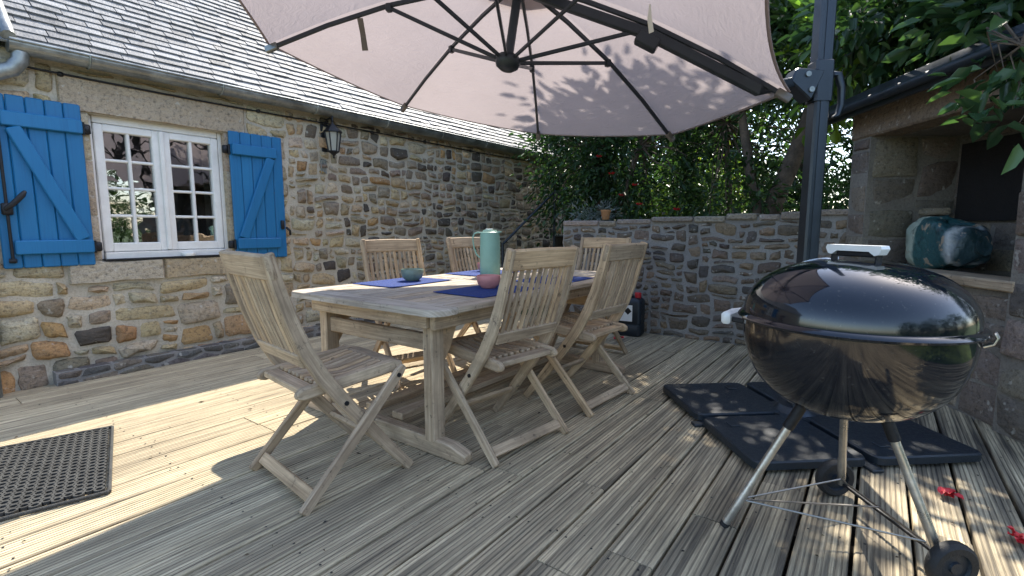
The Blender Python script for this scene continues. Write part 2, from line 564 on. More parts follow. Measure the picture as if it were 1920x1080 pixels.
def rubble_cells(rng, u0, u1, top, wr, hr, gap, holes=(), aniso=1.9, jitter=.32, v0=0.0, split=.25):
    """irregular coursed rubble: anisotropic Voronoi cells, inset by the joints"""
    seeds = []
    vmax = max(top(u0), top(u1), top((u0 + u1) / 2))
    v = v0
    while v < vmax:
        h = rng.uniform(*hr)
        if v + h > vmax - .03: h = vmax - v
        u = u0 - rng.uniform(0, wr[0])
        while u < u1 + .02:
            w = rng.uniform(*wr)
            if rng.random() < .22: w *= .55
            cu, cv = u + w / 2, v + h / 2
            if rng.random() < split and h > hr[0] * 1.15 and w > wr[0]:
                for k in (.27, .75): seeds.append((cu + rng.uniform(-.1, .1) * w, v + h * k + rng.uniform(-.06, .06) * h))
            else:
                seeds.append((cu + rng.uniform(-.5, .5) * jitter * w * .4, cv + rng.uniform(-.5, .5) * jitter * h))
            u += w
        v += h
    def inhole(s, e=.0): return any(a - e < s[0] < c + e and b - e < s[1] < d + e for a, b, c, d in holes)
    seeds = [s for s in seeds if u0 - .02 < s[0] < u1 + .02 and not inhole(s)]
    S = np.array([(s[0] / aniso, s[1]) for s in seeds])
    out = []
    for i, s in enumerate(seeds):
        d = ((S - S[i]) ** 2).sum(1)
        idx = np.argsort(d)[1:26]
        poly = [(s[0] - .8, s[1] - .6), (s[0] + .8, s[1] - .6), (s[0] + .8, s[1] + .6), (s[0] - .8, s[1] + .6)]
        for j in idx:
            m = S[j] - S[i]; c = ((S[j] ** 2).sum() - (S[i] ** 2).sum()) / 2
            a, b = m[0] / aniso, m[1]
            L = math.hypot(a, b) or 1e-9
            g = gap * rng.uniform(.35, .75)
            poly = clip(poly, a / L, b / L, c / L - g)
            if len(poly) < 3: break
        if len(poly) < 3: continue
        g = gap * .5
        poly = clip(poly, -1, 0, -u0 - g); poly = clip(poly, 1, 0, u1 - g) if poly else poly
        if len(poly) < 3: continue
        poly = clip(poly, 0, -1, -v0 - g)
        if len(poly) < 3: continue
        sl = (top(u1) - top(u0)) / (u1 - u0)
        L = math.hypot(sl, 1)
        poly = clip(poly, -sl / L, 1 / L, (top(u0) - sl * u0) / L - g)
        for a, b, c, d in holes:
            if len(poly) < 3: break
            xs = [p[0] for p in poly]; ys = [p[1] for p in poly]
            if min(xs) < c and max(xs) > a and min(ys) < d and max(ys) > b:
                opt = [(a - s[0], (1, 0, a - g)), (s[0] - c, (-1, 0, -c - g)), (b - s[1], (0, 1, b - g)), (s[1] - d, (0, -1, -d - g))]
                poly = clip(poly, *max(opt)[1])
        if len(poly) < 3 or abs(area(poly)) < .0012: continue
        out.append(poly)
    return out

def pack_cells(rng, u0, u1, top, wr, hr, gap, holes=(), v0=0.0, warp=.016, du=.01, skew=.012):
    """random rubble: stones of different heights packed on a skyline, then warped"""
    n = int(round((u1 - u0) / du))
    sky_ = [v0] * n
    ph = [rng.uniform(0, 6.28) for _ in range(8)]
    def wp(p):
        u, v = p
        return (u + warp * (math.sin(9 * u + 14 * v + ph[0]) * .6 + math.sin(23 * v - 11 * u + ph[1]) * .4 + math.sin(31 * u + 5 * v + ph[2]) * .25),
                v + warp * (math.sin(11 * u + 3 * v + ph[3]) * .6 + math.sin(19 * u - 13 * v + ph[4]) * .4 + math.sin(37 * u + 17 * v + ph[5]) * .25))
    out = []
    guard = 0
    while guard < 20000:
        guard += 1
        m = min(sky_)
        i = sky_.index(m)
        if m >= top(u0 + (i + .5) * du) - .02:
            for k in range(i, n):
                if sky_[k] <= m + 1e-6: sky_[k] = 99
                else: break
            if min(sky_) > 90: break
            continue
        j = i
        while j < n and abs(sky_[j] - m) < .004: j += 1
        W = (j - i) * du
        w = rng.uniform(*wr)
        if rng.random() < .2: w *= .6
        if W - w < wr[0] * .7: w = W
        if w > wr[1] * 1.25: w = W * rng.uniform(.4, .6)
        w = max(du, round(w / du) * du)
        h = rng.uniform(*hr) * (1 if w > wr[0] else .8)
        lf = sky_[i - 1] - m if i > 0 and sky_[i - 1] < 90 else 9
        rt = sky_[j] - m if j < n and sky_[j] < 90 else 9
        for d_ in (lf, rt):
            if hr[0] * .7 < d_ < hr[1] * 1.1 and rng.random() < .45: h = d_
        if W < wr[0] * .55 and min(lf, rt) < hr[1] * 1.5: h = max(min(lf, rt), hr[0] * .5)
        t_ = top(u0 + (i + .5) * du)
        if m + h > t_ - hr[0] * .55: h = t_ - m
        k = int(round(w / du))
        for q in range(i, min(i + k, n)): sky_[q] = m + h
        a, b, c, d = u0 + i * du, m, u0 + (i + k) * du, m + h
        bad = False
        for (ha, hb, hc, hd) in holes:
            if a < hc and c > ha and b < hd and d > hb:
                opt = max([(ha - a, 'r'), (c - hc, 'l'), (hb - b, 't'), (d - hd, 'b')])
                if opt[0] < .03: bad = True; break
                if opt[1] == 'r': c = ha
                elif opt[1] == 'l': a = hc
                elif opt[1] == 't': d = hb
                else: b = hd
        if bad: continue
        g = gap * rng.uniform(.38, .62)
        a += g; b += g; c -= g; d -= g
        if c - a < .022 or d - b < .016: continue
        J = lambda: rng.uniform(0, skew)
        P_ = [(a + J(), b + J()), ((a + c) / 2, b + J() * .6), (c - J(), b + J()), (c - J(), d - J()), ((a + c) / 2, d - J() * .6), (a + J(), d - J())]
        if c - a < d - b: P_ = [P_[0], P_[2], (c - J() * .6, (b + d) / 2), P_[3], P_[5], (a + J() * .6, (b + d) / 2)]
        if rng.random() < .35 and c - a > .09:       # knock a corner off
            q = rng.choice([0, 2, 3, 5]) if c - a >= d - b else 0
            ctr = ((a + c) / 2, (b + d) / 2)
            P_[q] = (P_[q][0] + (ctr[0] - P_[q][0]) * rng.uniform(.1, .3), P_[q][1] + (ctr[1] - P_[q][1]) * rng.uniform(.2, .5))
        P_ = [wp(p) for p in P_]
        lo = v0 + .003
        P_ = [(min(max(p[0], u0 + .003), u1 - .003), min(max(p[1], lo), top(p[0]) - .004)) for p in P_]
        for (ha, hb, hc, hd) in holes:               # keep the warp out of the openings
            Q = []
            for p in P_:
                if ha - .004 < p[0] < hc + .004 and hb - .004 < p[1] < hd + .004:
                    o_ = min([(p[0] - ha, (ha - .006, p[1])), (hc - p[0], (hc + .006, p[1])), (p[1] - hb, (p[0], hb - .006)), (hd - p[1], (p[0], hd + .006))])
                    p = o_[1]
                Q.append(p)
            P_ = Q
        if abs(area(P_)) > .0005: out.append(P_)
    return out

def round_poly(rng, poly, amt=.15, jit=.005):
    # drop tiny edges, cut the corners, roughen
    p = [q for i, q in enumerate(poly) if math.dist(q, poly[i - 1]) > .012]
    if len(p) < 3: p = poly
    out = []
    n = len(p)
    for i in range(n):
        a, b = p[i], p[(i + 1) % n]
        f = min(amt, .028 / max(math.dist(a, b), 1e-6))
        f = max(f, min(.06, amt)) * rng.uniform(.6, 1.25)
        out.append((a[0] + (b[0] - a[0]) * f, a[1] + (b[1] - a[1]) * f))
        if math.dist(a, b) > .16:
            out.append(((a[0] + b[0]) / 2 + rng.uniform(-1, 1) * jit * 1.6, (a[1] + b[1]) / 2 + rng.uniform(-1, 1) * jit * 1.6))
        f2 = max(min(amt, .028 / max(math.dist(a, b), 1e-6)), min(.06, amt)) * rng.uniform(.6, 1.25)
        out.append((b[0] - (b[0] - a[0]) * f2, b[1] - (b[1] - a[1]) * f2))
    return [(q[0] + rng.uniform(-1, 1) * jit, q[1] + rng.uniform(-1, 1) * jit) for q in out]

def stone_mesh(mb, rng, poly, to3, proud, col, bev=.016, back=-.03, tl=1.0):
    n = len(poly)
    cx = sum(p[0] for p in poly) / n; cy = sum(p[1] for p in poly) / n
    tilt = (rng.uniform(-.06, .06) * tl, rng.uniform(-.12, .12) * tl)
    def q(p, s, d):
        dx, dy = p[0] - cx, p[1] - cy
        L = math.hypot(dx, dy) or 1
        k = max(1 - s / L, .3)
        return to3(cx + dx * k, cy + dy * k, d + (tilt[0] * dx + tilt[1] * dy if d > 0 else 0))
    vs = [q(p, -.004, back) for p in poly] + [q(p, 0, proud * .35) for p in poly]
    vs += [q(p, bev * rng.uniform(.8, 1.6), proud * rng.uniform(.8, 1.15)) for p in poly] + [to3(cx, cy, proud * rng.uniform(1.0, 1.35))]
    fs = []
    for k in range(n):
        k2 = (k + 1) % n
        fs.append([k, k2, n + k2, n + k]); fs.append([n + k, n + k2, 2 * n + k2, 2 * n + k]); fs.append([2 * n + k, 2 * n + k2, 3 * n])
    mb.add(vs, fs, None, col)

def build_stones(rng, parent, cells, to3, palette, material, name='stone', proud=(.006, .02), limit=300, rest='stone_infill', bev=.016, amt=.15):
    items = []
    for poly in cells:
        n = len(poly)
        cx = sum(p[0] for p in poly) / n; cy = sum(p[1] for p in poly) / n
        items.append((seen_size(to3(cx, cy, 0), math.sqrt(abs(area(poly)))), cx, cy, poly))
    items.sort(key=lambda t: -t[0])
    restmb = MB()
    cnt = 0
    for s, cx, cy, poly in items:
        rp = round_poly(rng, poly, amt, .005 if amt > .1 else .003)
        if area(rp) < 0: rp = rp[::-1]
        col = palette(rng, cx, cy)
        pr = rng.uniform(*proud)
        if cnt < limit and s > 0.006:
            mb = MB(); stone_mesh(mb, rng, rp, to3, pr, col, bev)
            make(name, mb, material, parent, smooth=48); cnt += 1
        else:
            stone_mesh(restmb, rng, rp, to3, pr, col, bev)
    if restmb.v: make(rest, restmb, material, parent, kind='stuff', smooth=48)

def vary(rng, c, a=.12):
    k = 1 + rng.uniform(-a, a)
    return tuple(max(.01, x * k * (1 + rng.uniform(-.05, .05))) for x in c)

TAN = [(.47, .37, .23), (.51, .42, .28), (.43, .34, .21), (.54, .46, .33), (.40, .31, .20), (.48, .37, .23), (.50, .43, .32), (.44, .38, .28)]
ORANGE = [(.42, .27, .13), (.45, .31, .16), (.36, .22, .11)]
GREYBR = [(.27, .22, .165), (.23, .19, .145), (.31, .26, .20), (.34, .27, .19)]
DARK = [(.10, .088, .075), (.075, .068, .062), (.13, .11, .09)]
def pal_house(rng, u, v):
    r = rng.random()
    if u < 2.45 and v > .5: r = .35 + .65 * r
    far = min(max((u - 2.0) / 1.2, 0), 1)
    d = .03 + .17 * far; g = d + .10 + .33 * far; o = g + (.16 if v < .6 and u < 2.2 else .05)
    return vary(rng, rng.choice(DARK if r < d else GREYBR if r < g else ORANGE if r < o else TAN))
GW = [(.135, .115, .10), (.17, .14, .115), (.11, .098, .092), (.20, .165, .13), (.15, .112, .09), (.09, .083, .08), (.21, .165, .125)]
def pal_garden(rng, u, v):
    if rng.random() < .14: return vary(rng, (.25, .19, .13))
    return vary(rng, rng.choice(GW), .18)
def pal_curb(rng, u, v): return vary(rng, rng.choice([(.12, .12, .125), (.15, .145, .14), (.10, .10, .10), (.17, .15, .13)]), .15)
def pal_hut(rng, u, v): return vary(rng, rng.choice([(.19, .168, .145), (.225, .195, .16), (.17, .152, .135), (.25, .215, .175), (.18, .15, .125)]), .15)

# ------------------------------------------------------------------ ground, deck
mb = MB()
mb.add([(-900, -900, -.16), (900, -900, -.16), (900, 900, -.16), (-900, 900, -.16)], [[0, 1, 2, 3]])
make('ground', mb, M_LAWN, kind='structure', label='lawn and soil around the terrace')
DX0, DX1, DY0, DY1 = -4.2, 1.95, -1.6, 4.62
PITCHB = .1555
deck = None
rngd = random.Random(11)
mb = MB()
mb.add([(DX0, DY0, -.075), (DX1, DY0, -.075), (DX1, DY1, -.075), (DX0, DY1, -.075)], [[0, 1, 2, 3]])
for k in range(12):
    y = DY0 + .2 + k * .54
    box(mb, ((DX0 + DX1) / 2, y, -.05), (DX1 - DX0, .05, .044))
deck = make('deck', mb, M_SOIL, kind='structure', label='weathered timber terrace deck of grooved boards')
def board(x, w, y0, y1):
    prof = [(-w / 2, -.027, 0), (-w / 2, -.004, 0), (-w / 2 + .004, 0, 0)]
    ng = 8
    gw = .0045
    step = (w - .016) / ng
    for k in range(ng):
        c = -w / 2 + .008 + step * (k + .5)
        prof += [(c - gw * .62, 0, 0), (c - gw * .25, -.0018, 1), (c + gw * .25, -.0018, 1), (c + gw * .62, 0, 1)]
    prof += [(w / 2 - .004, 0, 0), (w / 2, -.004, 0), (w / 2, -.027, 0)]
    n = len(prof)
    dz = rngd.uniform(-.0015, .0015); tl = rngd.uniform(-.006, .006)
    vs = [(x + p[0], y0, p[1] + dz + tl * p[0]) for p in prof] + [(x + p[0], y1, p[1] + dz + tl * p[0]) for p in prof]
    m_ = MB()
    for k in range(n - 1):
        a, b = prof[k], prof[k + 1]
        m_.add([vs[k], vs[k + 1], vs[n + k + 1], vs[n + k]], [[3, 2, 1, 0]], None, (1, 1, 1), b[2])
    m_.add([vs[k] for k in range(n)], [list(range(n))]); m_.add([vs[n + k] for k in range(n)], [list(range(n - 1, -1, -1))])
    make('board', m_, [M_DECK, M_GROOVE], deck)
x = DX0 + PITCHB / 2 + .004
row = 0
screws = MB()
while x < DX1:
    cuts = [DY0]
    y = DY0 + rngd.choice([1.1, 2.0, 2.9, 3.4]) + rngd.uniform(-.25, .25)
    while y < DY1 - .5:
        cuts.append(y); y += rngd.choice([2.4, 3.0])
    cuts.append(DY1)
    for a, b in zip(cuts, cuts[1:]):
        board(x, PITCHB - rngd.uniform(.008, .013), a + .0025, b - .0025)
    for k in range(12):                              # screw pairs over the joists
        for q in (-.3, .3):
            sc_x, sc_y = x + q * PITCHB + rngd.uniform(-.006, .006), DY0 + .2 + k * .54 + rngd.uniform(-.012, .012)
            screws.add([(sc_x + .0042 * math.cos(a_ * 1.0472), sc_y + .0042 * math.sin(a_ * 1.0472), .0026) for a_ in range(6)], [[0, 1, 2, 3, 4, 5]])
    x += PITCHB; row += 1
make('screws', screws, M_IRON, deck, kind='stuff')

# ------------------------------------------------------------------ the house
WX = -4.2
WY0, WY1 = -2.2, 9.0
EAVE = 2.06
WIN = (1.05, .775, 1.885, 1.735)      # y0 z0 y1 z1
house = empty('stone_house', (WX, 3.4, 0), 0, 'long stone house with slate roof and blue shuttered window', 'house')
def hp(o):       # child of the house empty, geometry given in world coordinates
    o.parent = house; o.matrix_parent_inverse = Matrix.Translation((-WX, -3.4, 0)); return o
def block(mb, x0, x1, y0, y1, z0, z1):
    mb.add([(x0, y0, z0), (x1, y0, z0), (x1, y1, z0), (x0, y1, z0), (x0, y0, z1), (x1, y0, z1), (x1, y1, z1), (x0, y1, z1)],
           [[3, 2, 1, 0], [4, 5, 6, 7], [0, 1, 5, 4], [1, 2, 6, 5], [2, 3, 7, 6], [3, 0, 4, 7]])
mb = MB()
XB = WX - .42
block(mb, XB, WX, WY0, WIN[0], -.16, EAVE); block(mb, XB, WX, WIN[2], WY1, -.16, EAVE)
block(mb, XB, WX, WIN[0], WIN[2], -.16, WIN[1]); block(mb, XB, WX, WIN[0], WIN[2], WIN[3], EAVE)
block(mb, -8.6, XB, WY0, WY0 + .4, -.16, EAVE); block(mb, -8.6, XB, WY1 - .4, WY1, -.16, EAVE)
block(mb, -9.0, -8.6, WY0, WY1, -.16, EAVE)
wall = hp(make('wall', mb, M_MORTAR))
rng = random.Random(5)
LINT = (.90, 1.735, 2.06, 1.965)
SILL = (.86, .622, 1.98, .77)
holes = [WIN, LINT, SILL, (.99, .77, 1.05, 1.735), (1.885, .77, 1.96, 1.735)]
to_house = lambda u, v, d: (WX + d, u, v)
cells = pack_cells(rng, .2, 2.4, lambda u: EAVE - .06, (.12, .40), (.065, .19), .015, holes, v0=-.02)
cells += pack_cells(rng, 2.4, WY1, lambda u: EAVE - .06, (.08, .27), (.045, .145), .017, v0=-.02)
cells += pack_cells(rng, WY0, .2, lambda u: EAVE - .06, (.12, .4), (.06, .18), .022, v0=-.02)
build_stones(rng, wall, cells, to_house, pal_house, M_STONE, proud=(.010, .032))
# dressed stones round the window
def dressed(name, y0, y1, z0, z1, proud, col, seedk):
    r_ = random.Random(seedk)
    ys = [y0 + (y1 - y0) * k / 8 for k in range(9)]
    poly = [(y, z0 + r_.uniform(-.003, .003)) for y in ys] + [(y, z1 + r_.uniform(-.003, .003)) for y in reversed(ys)]
    m_ = MB(); stone_mesh(m_, r_, poly, lambda u, v, d: (WX + min(d, proud * 1.05), u, v), proud, col, .008, -.12, 0)
    return make(name, m_, M_GRANITE, wall, smooth=40)
dressed('lintel', LINT[0] + .01, LINT[2] - .01, LINT[1] + .003, LINT[3] - .008, .020, (.43, .36, .275), 1)
dressed('sill', SILL[0] + .008, 1.40, SILL[1] + .008, SILL[3], .03, (.47, .42, .34), 2)
dressed('sill', 1.41, SILL[2] - .008, SILL[1] + .008, SILL[3], .024, (.42, .34, .23), 3)
zz = WIN[1]
for k, h in enumerate((.3, .36, .3)):
    for (a, b) in ((.992, 1.052), (1.883, 1.958)):
        dressed('jamb_stone', a, b, zz + .004, min(zz + h, WIN[3]) - .006, .008, vary(rng, (.45, .38, .28), .08), 10 + k)
    zz += h
# inner reveal + dark room
mb = MB()
Y0, Z0, Y1, Z1 = WIN
mb.add([(XB - 1.6, Y0 - .5, Z0 - .6), (XB - 1.6, Y1 + .5, Z0 - .6), (XB - 1.6, Y1 + .5, Z1 + .2), (XB - 1.6, Y0 - .5, Z1 + .2),
        (XB - .002, Y0 - .5, Z0 - .6), (XB - .002, Y1 + .5, Z0 - .6), (XB - .002, Y1 + .5, Z1 + .2), (XB - .002, Y0 - .5, Z1 + .2)],
       [[0, 1, 2, 3], [0, 4, 5, 1], [3, 2, 6, 7], [0, 3, 7, 4], [1, 5, 6, 2]])
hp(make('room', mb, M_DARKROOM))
# curb at the foot of the wall
mb = MB(); block(mb, WX - .02, WX + .09, .74, 5.2, -.1, .085)
curb = hp(make('curb', mb, M_MORTAR_B))
rngc = random.Random(3)
cc = rubble_cells(rngc, .74, 5.2, lambda u: .088, (.12, .24), (.04, .06), .014, aniso=2.6, v0=-.01, split=0)
build_stones(rngc, curb, cc, lambda u, v, d: (WX + .09 + d, u, v), pal_curb, M_STONE_B, name='curb_stone', proud=(.003, .008), rest='curb_infill', bev=.008)
cc = rubble_cells(rngc, .74, 5.2, lambda u: .086, (.12, .26), (.07, .08), .02, aniso=2.6, v0=.012, split=0)
build_stones(rngc, curb, cc, lambda u, v, d: (WX + .1 - v, u, .085 + d), pal_curb, M_STONE_B, name='curb_stone', proud=(.002, .006), rest='curb_infill', bev=.008)

# roof
RP = R(45)
rc, rs = math.cos(RP), math.sin(RP)
RX, RZ = WX + .06, EAVE + .005     # eave line (slate underside)
def roofp(s, y, d): return (RX - s * rc + d * rs, y, RZ + s * rs + d * rc)
mb = MB()
SL = 3.1
tp = roofp(SL, 0, 0)
mb.add([roofp(0, WY0 - .1, -.04), roofp(0, WY1 + .1, -.04), roofp(SL, WY1 + .1, -.04), roofp(SL, WY0 - .1, -.04),
        (2 * tp[0] - RX, WY0 - .1, RZ - .04), (2 * tp[0] - RX, WY1 + .1, RZ - .04)], [[0, 1, 2, 3], [3, 2, 5, 4]])
for yy in (WY0 + .01, WY1 - .01):
    mb.add([(RX - .1, yy, EAVE - .1), (2 * tp[0] - RX + .1, yy, EAVE - .1), (tp[0], yy, tp[2] - .15)], [[0, 1, 2]])
roof = hp(make('roof', mb, M_SLATE))
for p in roof.data.attributes['col'].data: p.color = (.2, .2, .2, 1)
rngr = random.Random(21)
EXP = .078
slates = []
s = -.03
rowi = 0
while s < SL:
    y = WY0 - .1 - rngr.uniform(0, .2)
    while y < WY1:
        w = rngr.choice([.15, .17, .19, .21])
        g = rngr.random()
        base = rngr.uniform(.19, .29)
        if g < .10: base *= .7
        elif g > .9: base *= 1.2
        slates.append((s, y, w - .006, (base * .99, base, base * 1.0)))
        y += w
    s += EXP; rowi += 1
def slate_geo(mb, s, y, w, col, r_):
    t = .013
    lift = .023 + r_.uniform(-.003, .004); sk = r_.uniform(-.004, .004)
    L = EXP * 1.9
    vs = [roofp(s + sk, y, lift), roofp(s - sk, y + w, lift + r_.uniform(-.002, .002)), roofp(s + L, y + w, .003), roofp(s + L, y, .003)]
    lo = [tuple(np.array(p) - np.array((rs, 0, rc)) * t) for p in vs]
    mb.add(list(vs) + lo, [[0, 1, 2, 3], [4, 5, 1, 0], [5, 6, 2, 1], [7, 4, 0, 3]], None, col)
items = sorted(slates, key=lambda t: -seen_size(roofp(t[0], t[1] + t[2] / 2, 0), 1) if True else 0)
restmb = MB()
cnt = 0
for s, y, w, col in items:
    if cnt < 300 and seen_size(roofp(s, y + w / 2, 0), 1) > 0 and s < 2.2:
        m_ = MB(); slate_geo(m_, s, y, w, col, rngr); make('slate', m_, M_SLATE, roof); cnt += 1
    else:
        slate_geo(restmb, s, y, w, col, rngr)
make('slate_field', restmb, M_SLATE, roof, kind='stuff')
# gutter
GX, GZ = WX + .115, EAVE - .005
mb = MB()
ang = [math.pi + math.pi * k / 12 for k in range(13)]
ys = [.69 + k * .5 for k in range(int((WY1 - .69) / .5) + 1)]
for i in range(len(ys) - 1):
    for k in range(12):
        a, b = ang[k], ang[k + 1]
        P_ = lambda an, y, r_: (GX + r_ * math.cos(an), y, GZ - .012 * (0) + r_ * math.sin(an))
        mb.add([P_(a, ys[i], .062), P_(b, ys[i], .062), P_(b, ys[i + 1], .062), P_(a, ys[i + 1], .062)], [[3, 2, 1, 0]])
        mb.add([P_(a, ys[i], .058), P_(b, ys[i], .058), P_(b, ys[i + 1], .058), P_(a, ys[i + 1], .058)], [[0, 1, 2, 3]])
for y in (.69, ys[-1]):
    mb.add([(GX + .062 * math.cos(a), y, GZ + .062 * math.sin(a)) for a in ang], [list(range(13))])
tube(mb, [(GX + .062, .69, GZ + .002), (GX + .062, ys[-1], GZ + .002)], .009, 8)
gutter = hp(make('gutter', mb, M_ZINC, smooth=50))
for y in np.arange(1.05, 8.8, .78):
    mb = MB()
    tube(mb, [(GX + .066 * math.cos(a), y, GZ + .066 * math.sin(a)) for a in ang], .006, 6)
    tube(mb, [(GX - .066, y, GZ), (GX - .10, y, GZ + .03)], .006, 6)
    make('gutter_bracket', mb, M_ZINC, gutter, smooth=50)
# downpipe with its swan neck, and the flashing that runs up the slope
mb = MB()
tube(mb, [(GX, .74, GZ - .05), (GX, .735, GZ - .10), (GX - .01, .70, GZ - .15), (GX - .03, .62, GZ - .19), (GX - .04, .53, GZ - .23), (GX - .045, .47, GZ - .30), (GX - .045, .46, 1.2), (GX - .045, .46, .22), (GX - .045, .46, -.02)], .042, 14)
dp = hp(make('downpipe', mb, M_ZINC, smooth=50))
for z in (1.45, .62):
    mb = MB(); lathe(mb, [(.043, -.012), (.049, -.012), (.049, .012), (.043, .012)], 14, (GX - .045, .46, z)); make('pipe_clip', mb, M_ZINC, dp)
mb = MB()
tube(mb, [roofp(-.02, .70, .05), roofp(.4, .70, .05), roofp(1.2, .70, .05), roofp(2.4, .70, .05)], .035, 10)
hp(make('roof_flashing', mb, M_ZINC, smooth=50))

# window
FX = WX - .075
window = hp(make('window', (lambda m_: (
    beam(m_, (FX, Y0, Z0), (FX, Y0, Z1), .06, .052, (0, 1, 0)) or
    beam(m_, (FX, Y1, Z0), (FX, Y1, Z1), .06, .052, (0, 1, 0)) or
    beam(m_, (FX, Y0 + .03, Z1 - .02), (FX, Y1 - .03, Z1 - .02), .06, .05, (0, 0, 1)) or
    beam(m_, (FX + .012, Y0 + .03, Z0 + .028), (FX + .012, Y1 - .03, Z0 + .028), .085, .05, (0, 0, 1)) or m_))(MB()), M_WHITE))
ym = (Y0 + Y1) / 2
for (a, b) in ((Y0 + .029, ym - .002), (ym + .002, Y1 - .029)):
    za, zb = Z0 + .056, Z1 - .048
    mb = MB(); sx = FX + .012
    beam(mb, (sx, a + .028, za), (sx, a + .028, zb), .045, .054, (0, 1, 0), .006)
    beam(mb, (sx, b - .028, za), (sx, b - .028, zb), .045, .054, (0, 1, 0), .006)
    beam(mb, (sx + .001, a + .05, za + .03), (sx + .001, b - .05, za + .03), .043, .06, (0, 0, 1), .006)
    beam(mb, (sx + .001, a + .05, zb - .025), (sx + .001, b - .05, zb - .025), .043, .05, (0, 0, 1), .006)
    make('sash', mb, M_WHITE, window)
    ga, gb, gc, gd = a + .055, b - .055, za + .06, zb - .05
    mb = MB(); beam(mb, (sx, (ga + gb) / 2, gc - .005), (sx, (ga + gb) / 2, gd + .005), .034, .02, (0, 1, 0), .005); make('muntin', mb, M_WHITE, window)
    for k in (1, 2, 3):
        z = gc + (gd - gc) * k / 4
        for (p, q) in ((ga - .004, (ga + gb) / 2 - .009), ((ga + gb) / 2 + .009, gb + .004)):
            mb = MB(); beam(mb, (sx - .001, p, z), (sx - .001, q, z), .03, .019, (0, 0, 1), .005); make('muntin', mb, M_WHITE, window)
    for k in range(4):
        for j in range(2):
            p = ga + (gb - ga) * j / 2; q = ga + (gb - ga) * (j + 1) / 2
            z0_ = gc + (gd - gc) * k / 4; z1_ = gc + (gd - gc) * (k + 1) / 4
            tw = random.uniform(-.0012, .0012); tw2 = random.uniform(-.0012, .0012)
            mb = MB(); mb.add([(FX + .004 + tw, p, z0_), (FX + .004 - tw, q, z0_ + 0), (FX + .004 - tw + tw2, q, z1_), (FX + .004 + tw + tw2, p, z1_)], [[0, 1, 2, 3]])
            make('pane', mb, M_GLASS, window)
mb = MB(); beam(mb, (sx + .03, ym, Z0 + .06), (sx + .03, ym, Z1 - .05), .018, .03, (0, 1, 0), .005); make('meeting_bead', mb, M_WHITE, window)
mb = MB(); beam(mb, (WX - .02, Y0 + .01, Z0 + .004), (WX - .02, Y1 - .01, Z0 + .004), .1, .012, (0, 0, 1), .003); make('drip_board', mb, M_IRON, window)

# shutters
def shutter(y0, y1, z0, z1, flip, slant):
    X0 = WX + .030
    n = 5
    w = (y1 - y0) / n
    root = None
    for k in range(n):
        m_ = MB()
        zt = z1 + (slant * (k + .5) * w)
        beam(m_, (X0, y0 + w * (k + .5), z0), (X0, y0 + w * (k + .5), zt), .024, w - .0025, (0, 1, 0), .006)
        if root is None:
            root = hp(make('shutter', m_, M_BLUE))
        else: make('plank', m_, M_BLUE, root)
    X1 = X0 + .012 + .013
    pa, pb = (y0 + .055, y1 - .004) if flip else (y0 + .012, y1 - .06)
    for zc, h in ((z1 - .14, .085), (z0 + .125, .085)):
        m_ = MB(); beam(m_, (X1, pa, zc), (X1, pb, zc), .026, h, (0, 0, 1), .006); make('batten', m_, M_BLUE, root)
    m_ = MB()
    a = (X1 - .001, pa + .05, z1 - .185); b = (X1 - .001, pb - .05, z0 + .17)
    if not flip: a, b = (X1 - .001, pb - .05, z1 - .185), (X1 - .001, pa + .05, z0 + .17)
    beam(m_, a, b, .0235, .075, V(a).cross(V(b)) if False else (V(b) - V(a)).cross(V(1, 0, 0)), .006); make('brace', m_, M_BLUE, root)
    hy = y1 if flip else y0
    for zc in (z1 - .145, z0 + .12):
        m_ = MB()
        sgn = 1 if flip else -1
        box(m_, (WX + .020, hy + sgn * .022, zc), (.03, .045, .062), 0, .006); tube(m_, [(WX + .04, hy + sgn * .004, zc - .04), (WX + .04, hy + sgn * .004, zc + .04)], .009, 8)
        make('hinge', m_, M_IRON, root, smooth=50)
    return root
sh = shutter(.575, 1.008, .752, 1.772, True, .0)
mb = MB()
tube(mb, [(WX + .062, .615, .79), (WX + .062, .615, 1.7)], .008, 8); tube(mb, [(WX + .055, .60, .80), (WX + .066, .63, .80)], .014, 8)
make('espagnolette_rod', mb, M_IRON, sh, smooth=50)
mb = MB()
sweep(mb, [(WX + .075, .600, 1.10), (WX + .085, .64, 1.135), (WX + .085, .685, 1.19), (WX + .08, .70, 1.215)], [.022, .03, .03, .018], .016, (1, 0, 0), .005)
box(mb, (WX + .066, .615, 1.105), (.028, .05, .07), 0, .006)
make('latch_handle', mb, M_IRON, sh, smooth=50)
sh2 = shutter(1.905, 2.335, .742, 1.752, False, .0)
mb = MB()
box(mb, (WX + .05, 2.30, 1.02), (.02, .028, .075), 0, .004); sweep(mb, [(WX + .04, 2.335, 1.0), (WX + .055, 2.36, .97), (WX + .05, 2.365, .93)], .02, .012, (1, 0, 0), .004)
make('latch_handle', mb, M_IRON, sh2, smooth=50)

# small dish and a stub on the sill
mb = MB(); lathe(mb, [(0, 0), (.042, 0), (.048, .018), (.046, .024), (.040, .021), (0, .014)], 20)
make('dish', mb, M_WHITEPLASTIC, label='small round white dish on the window sill', cat='dish', smooth=45, loc=(WX - .005, 1.575, Z0 + .0105))

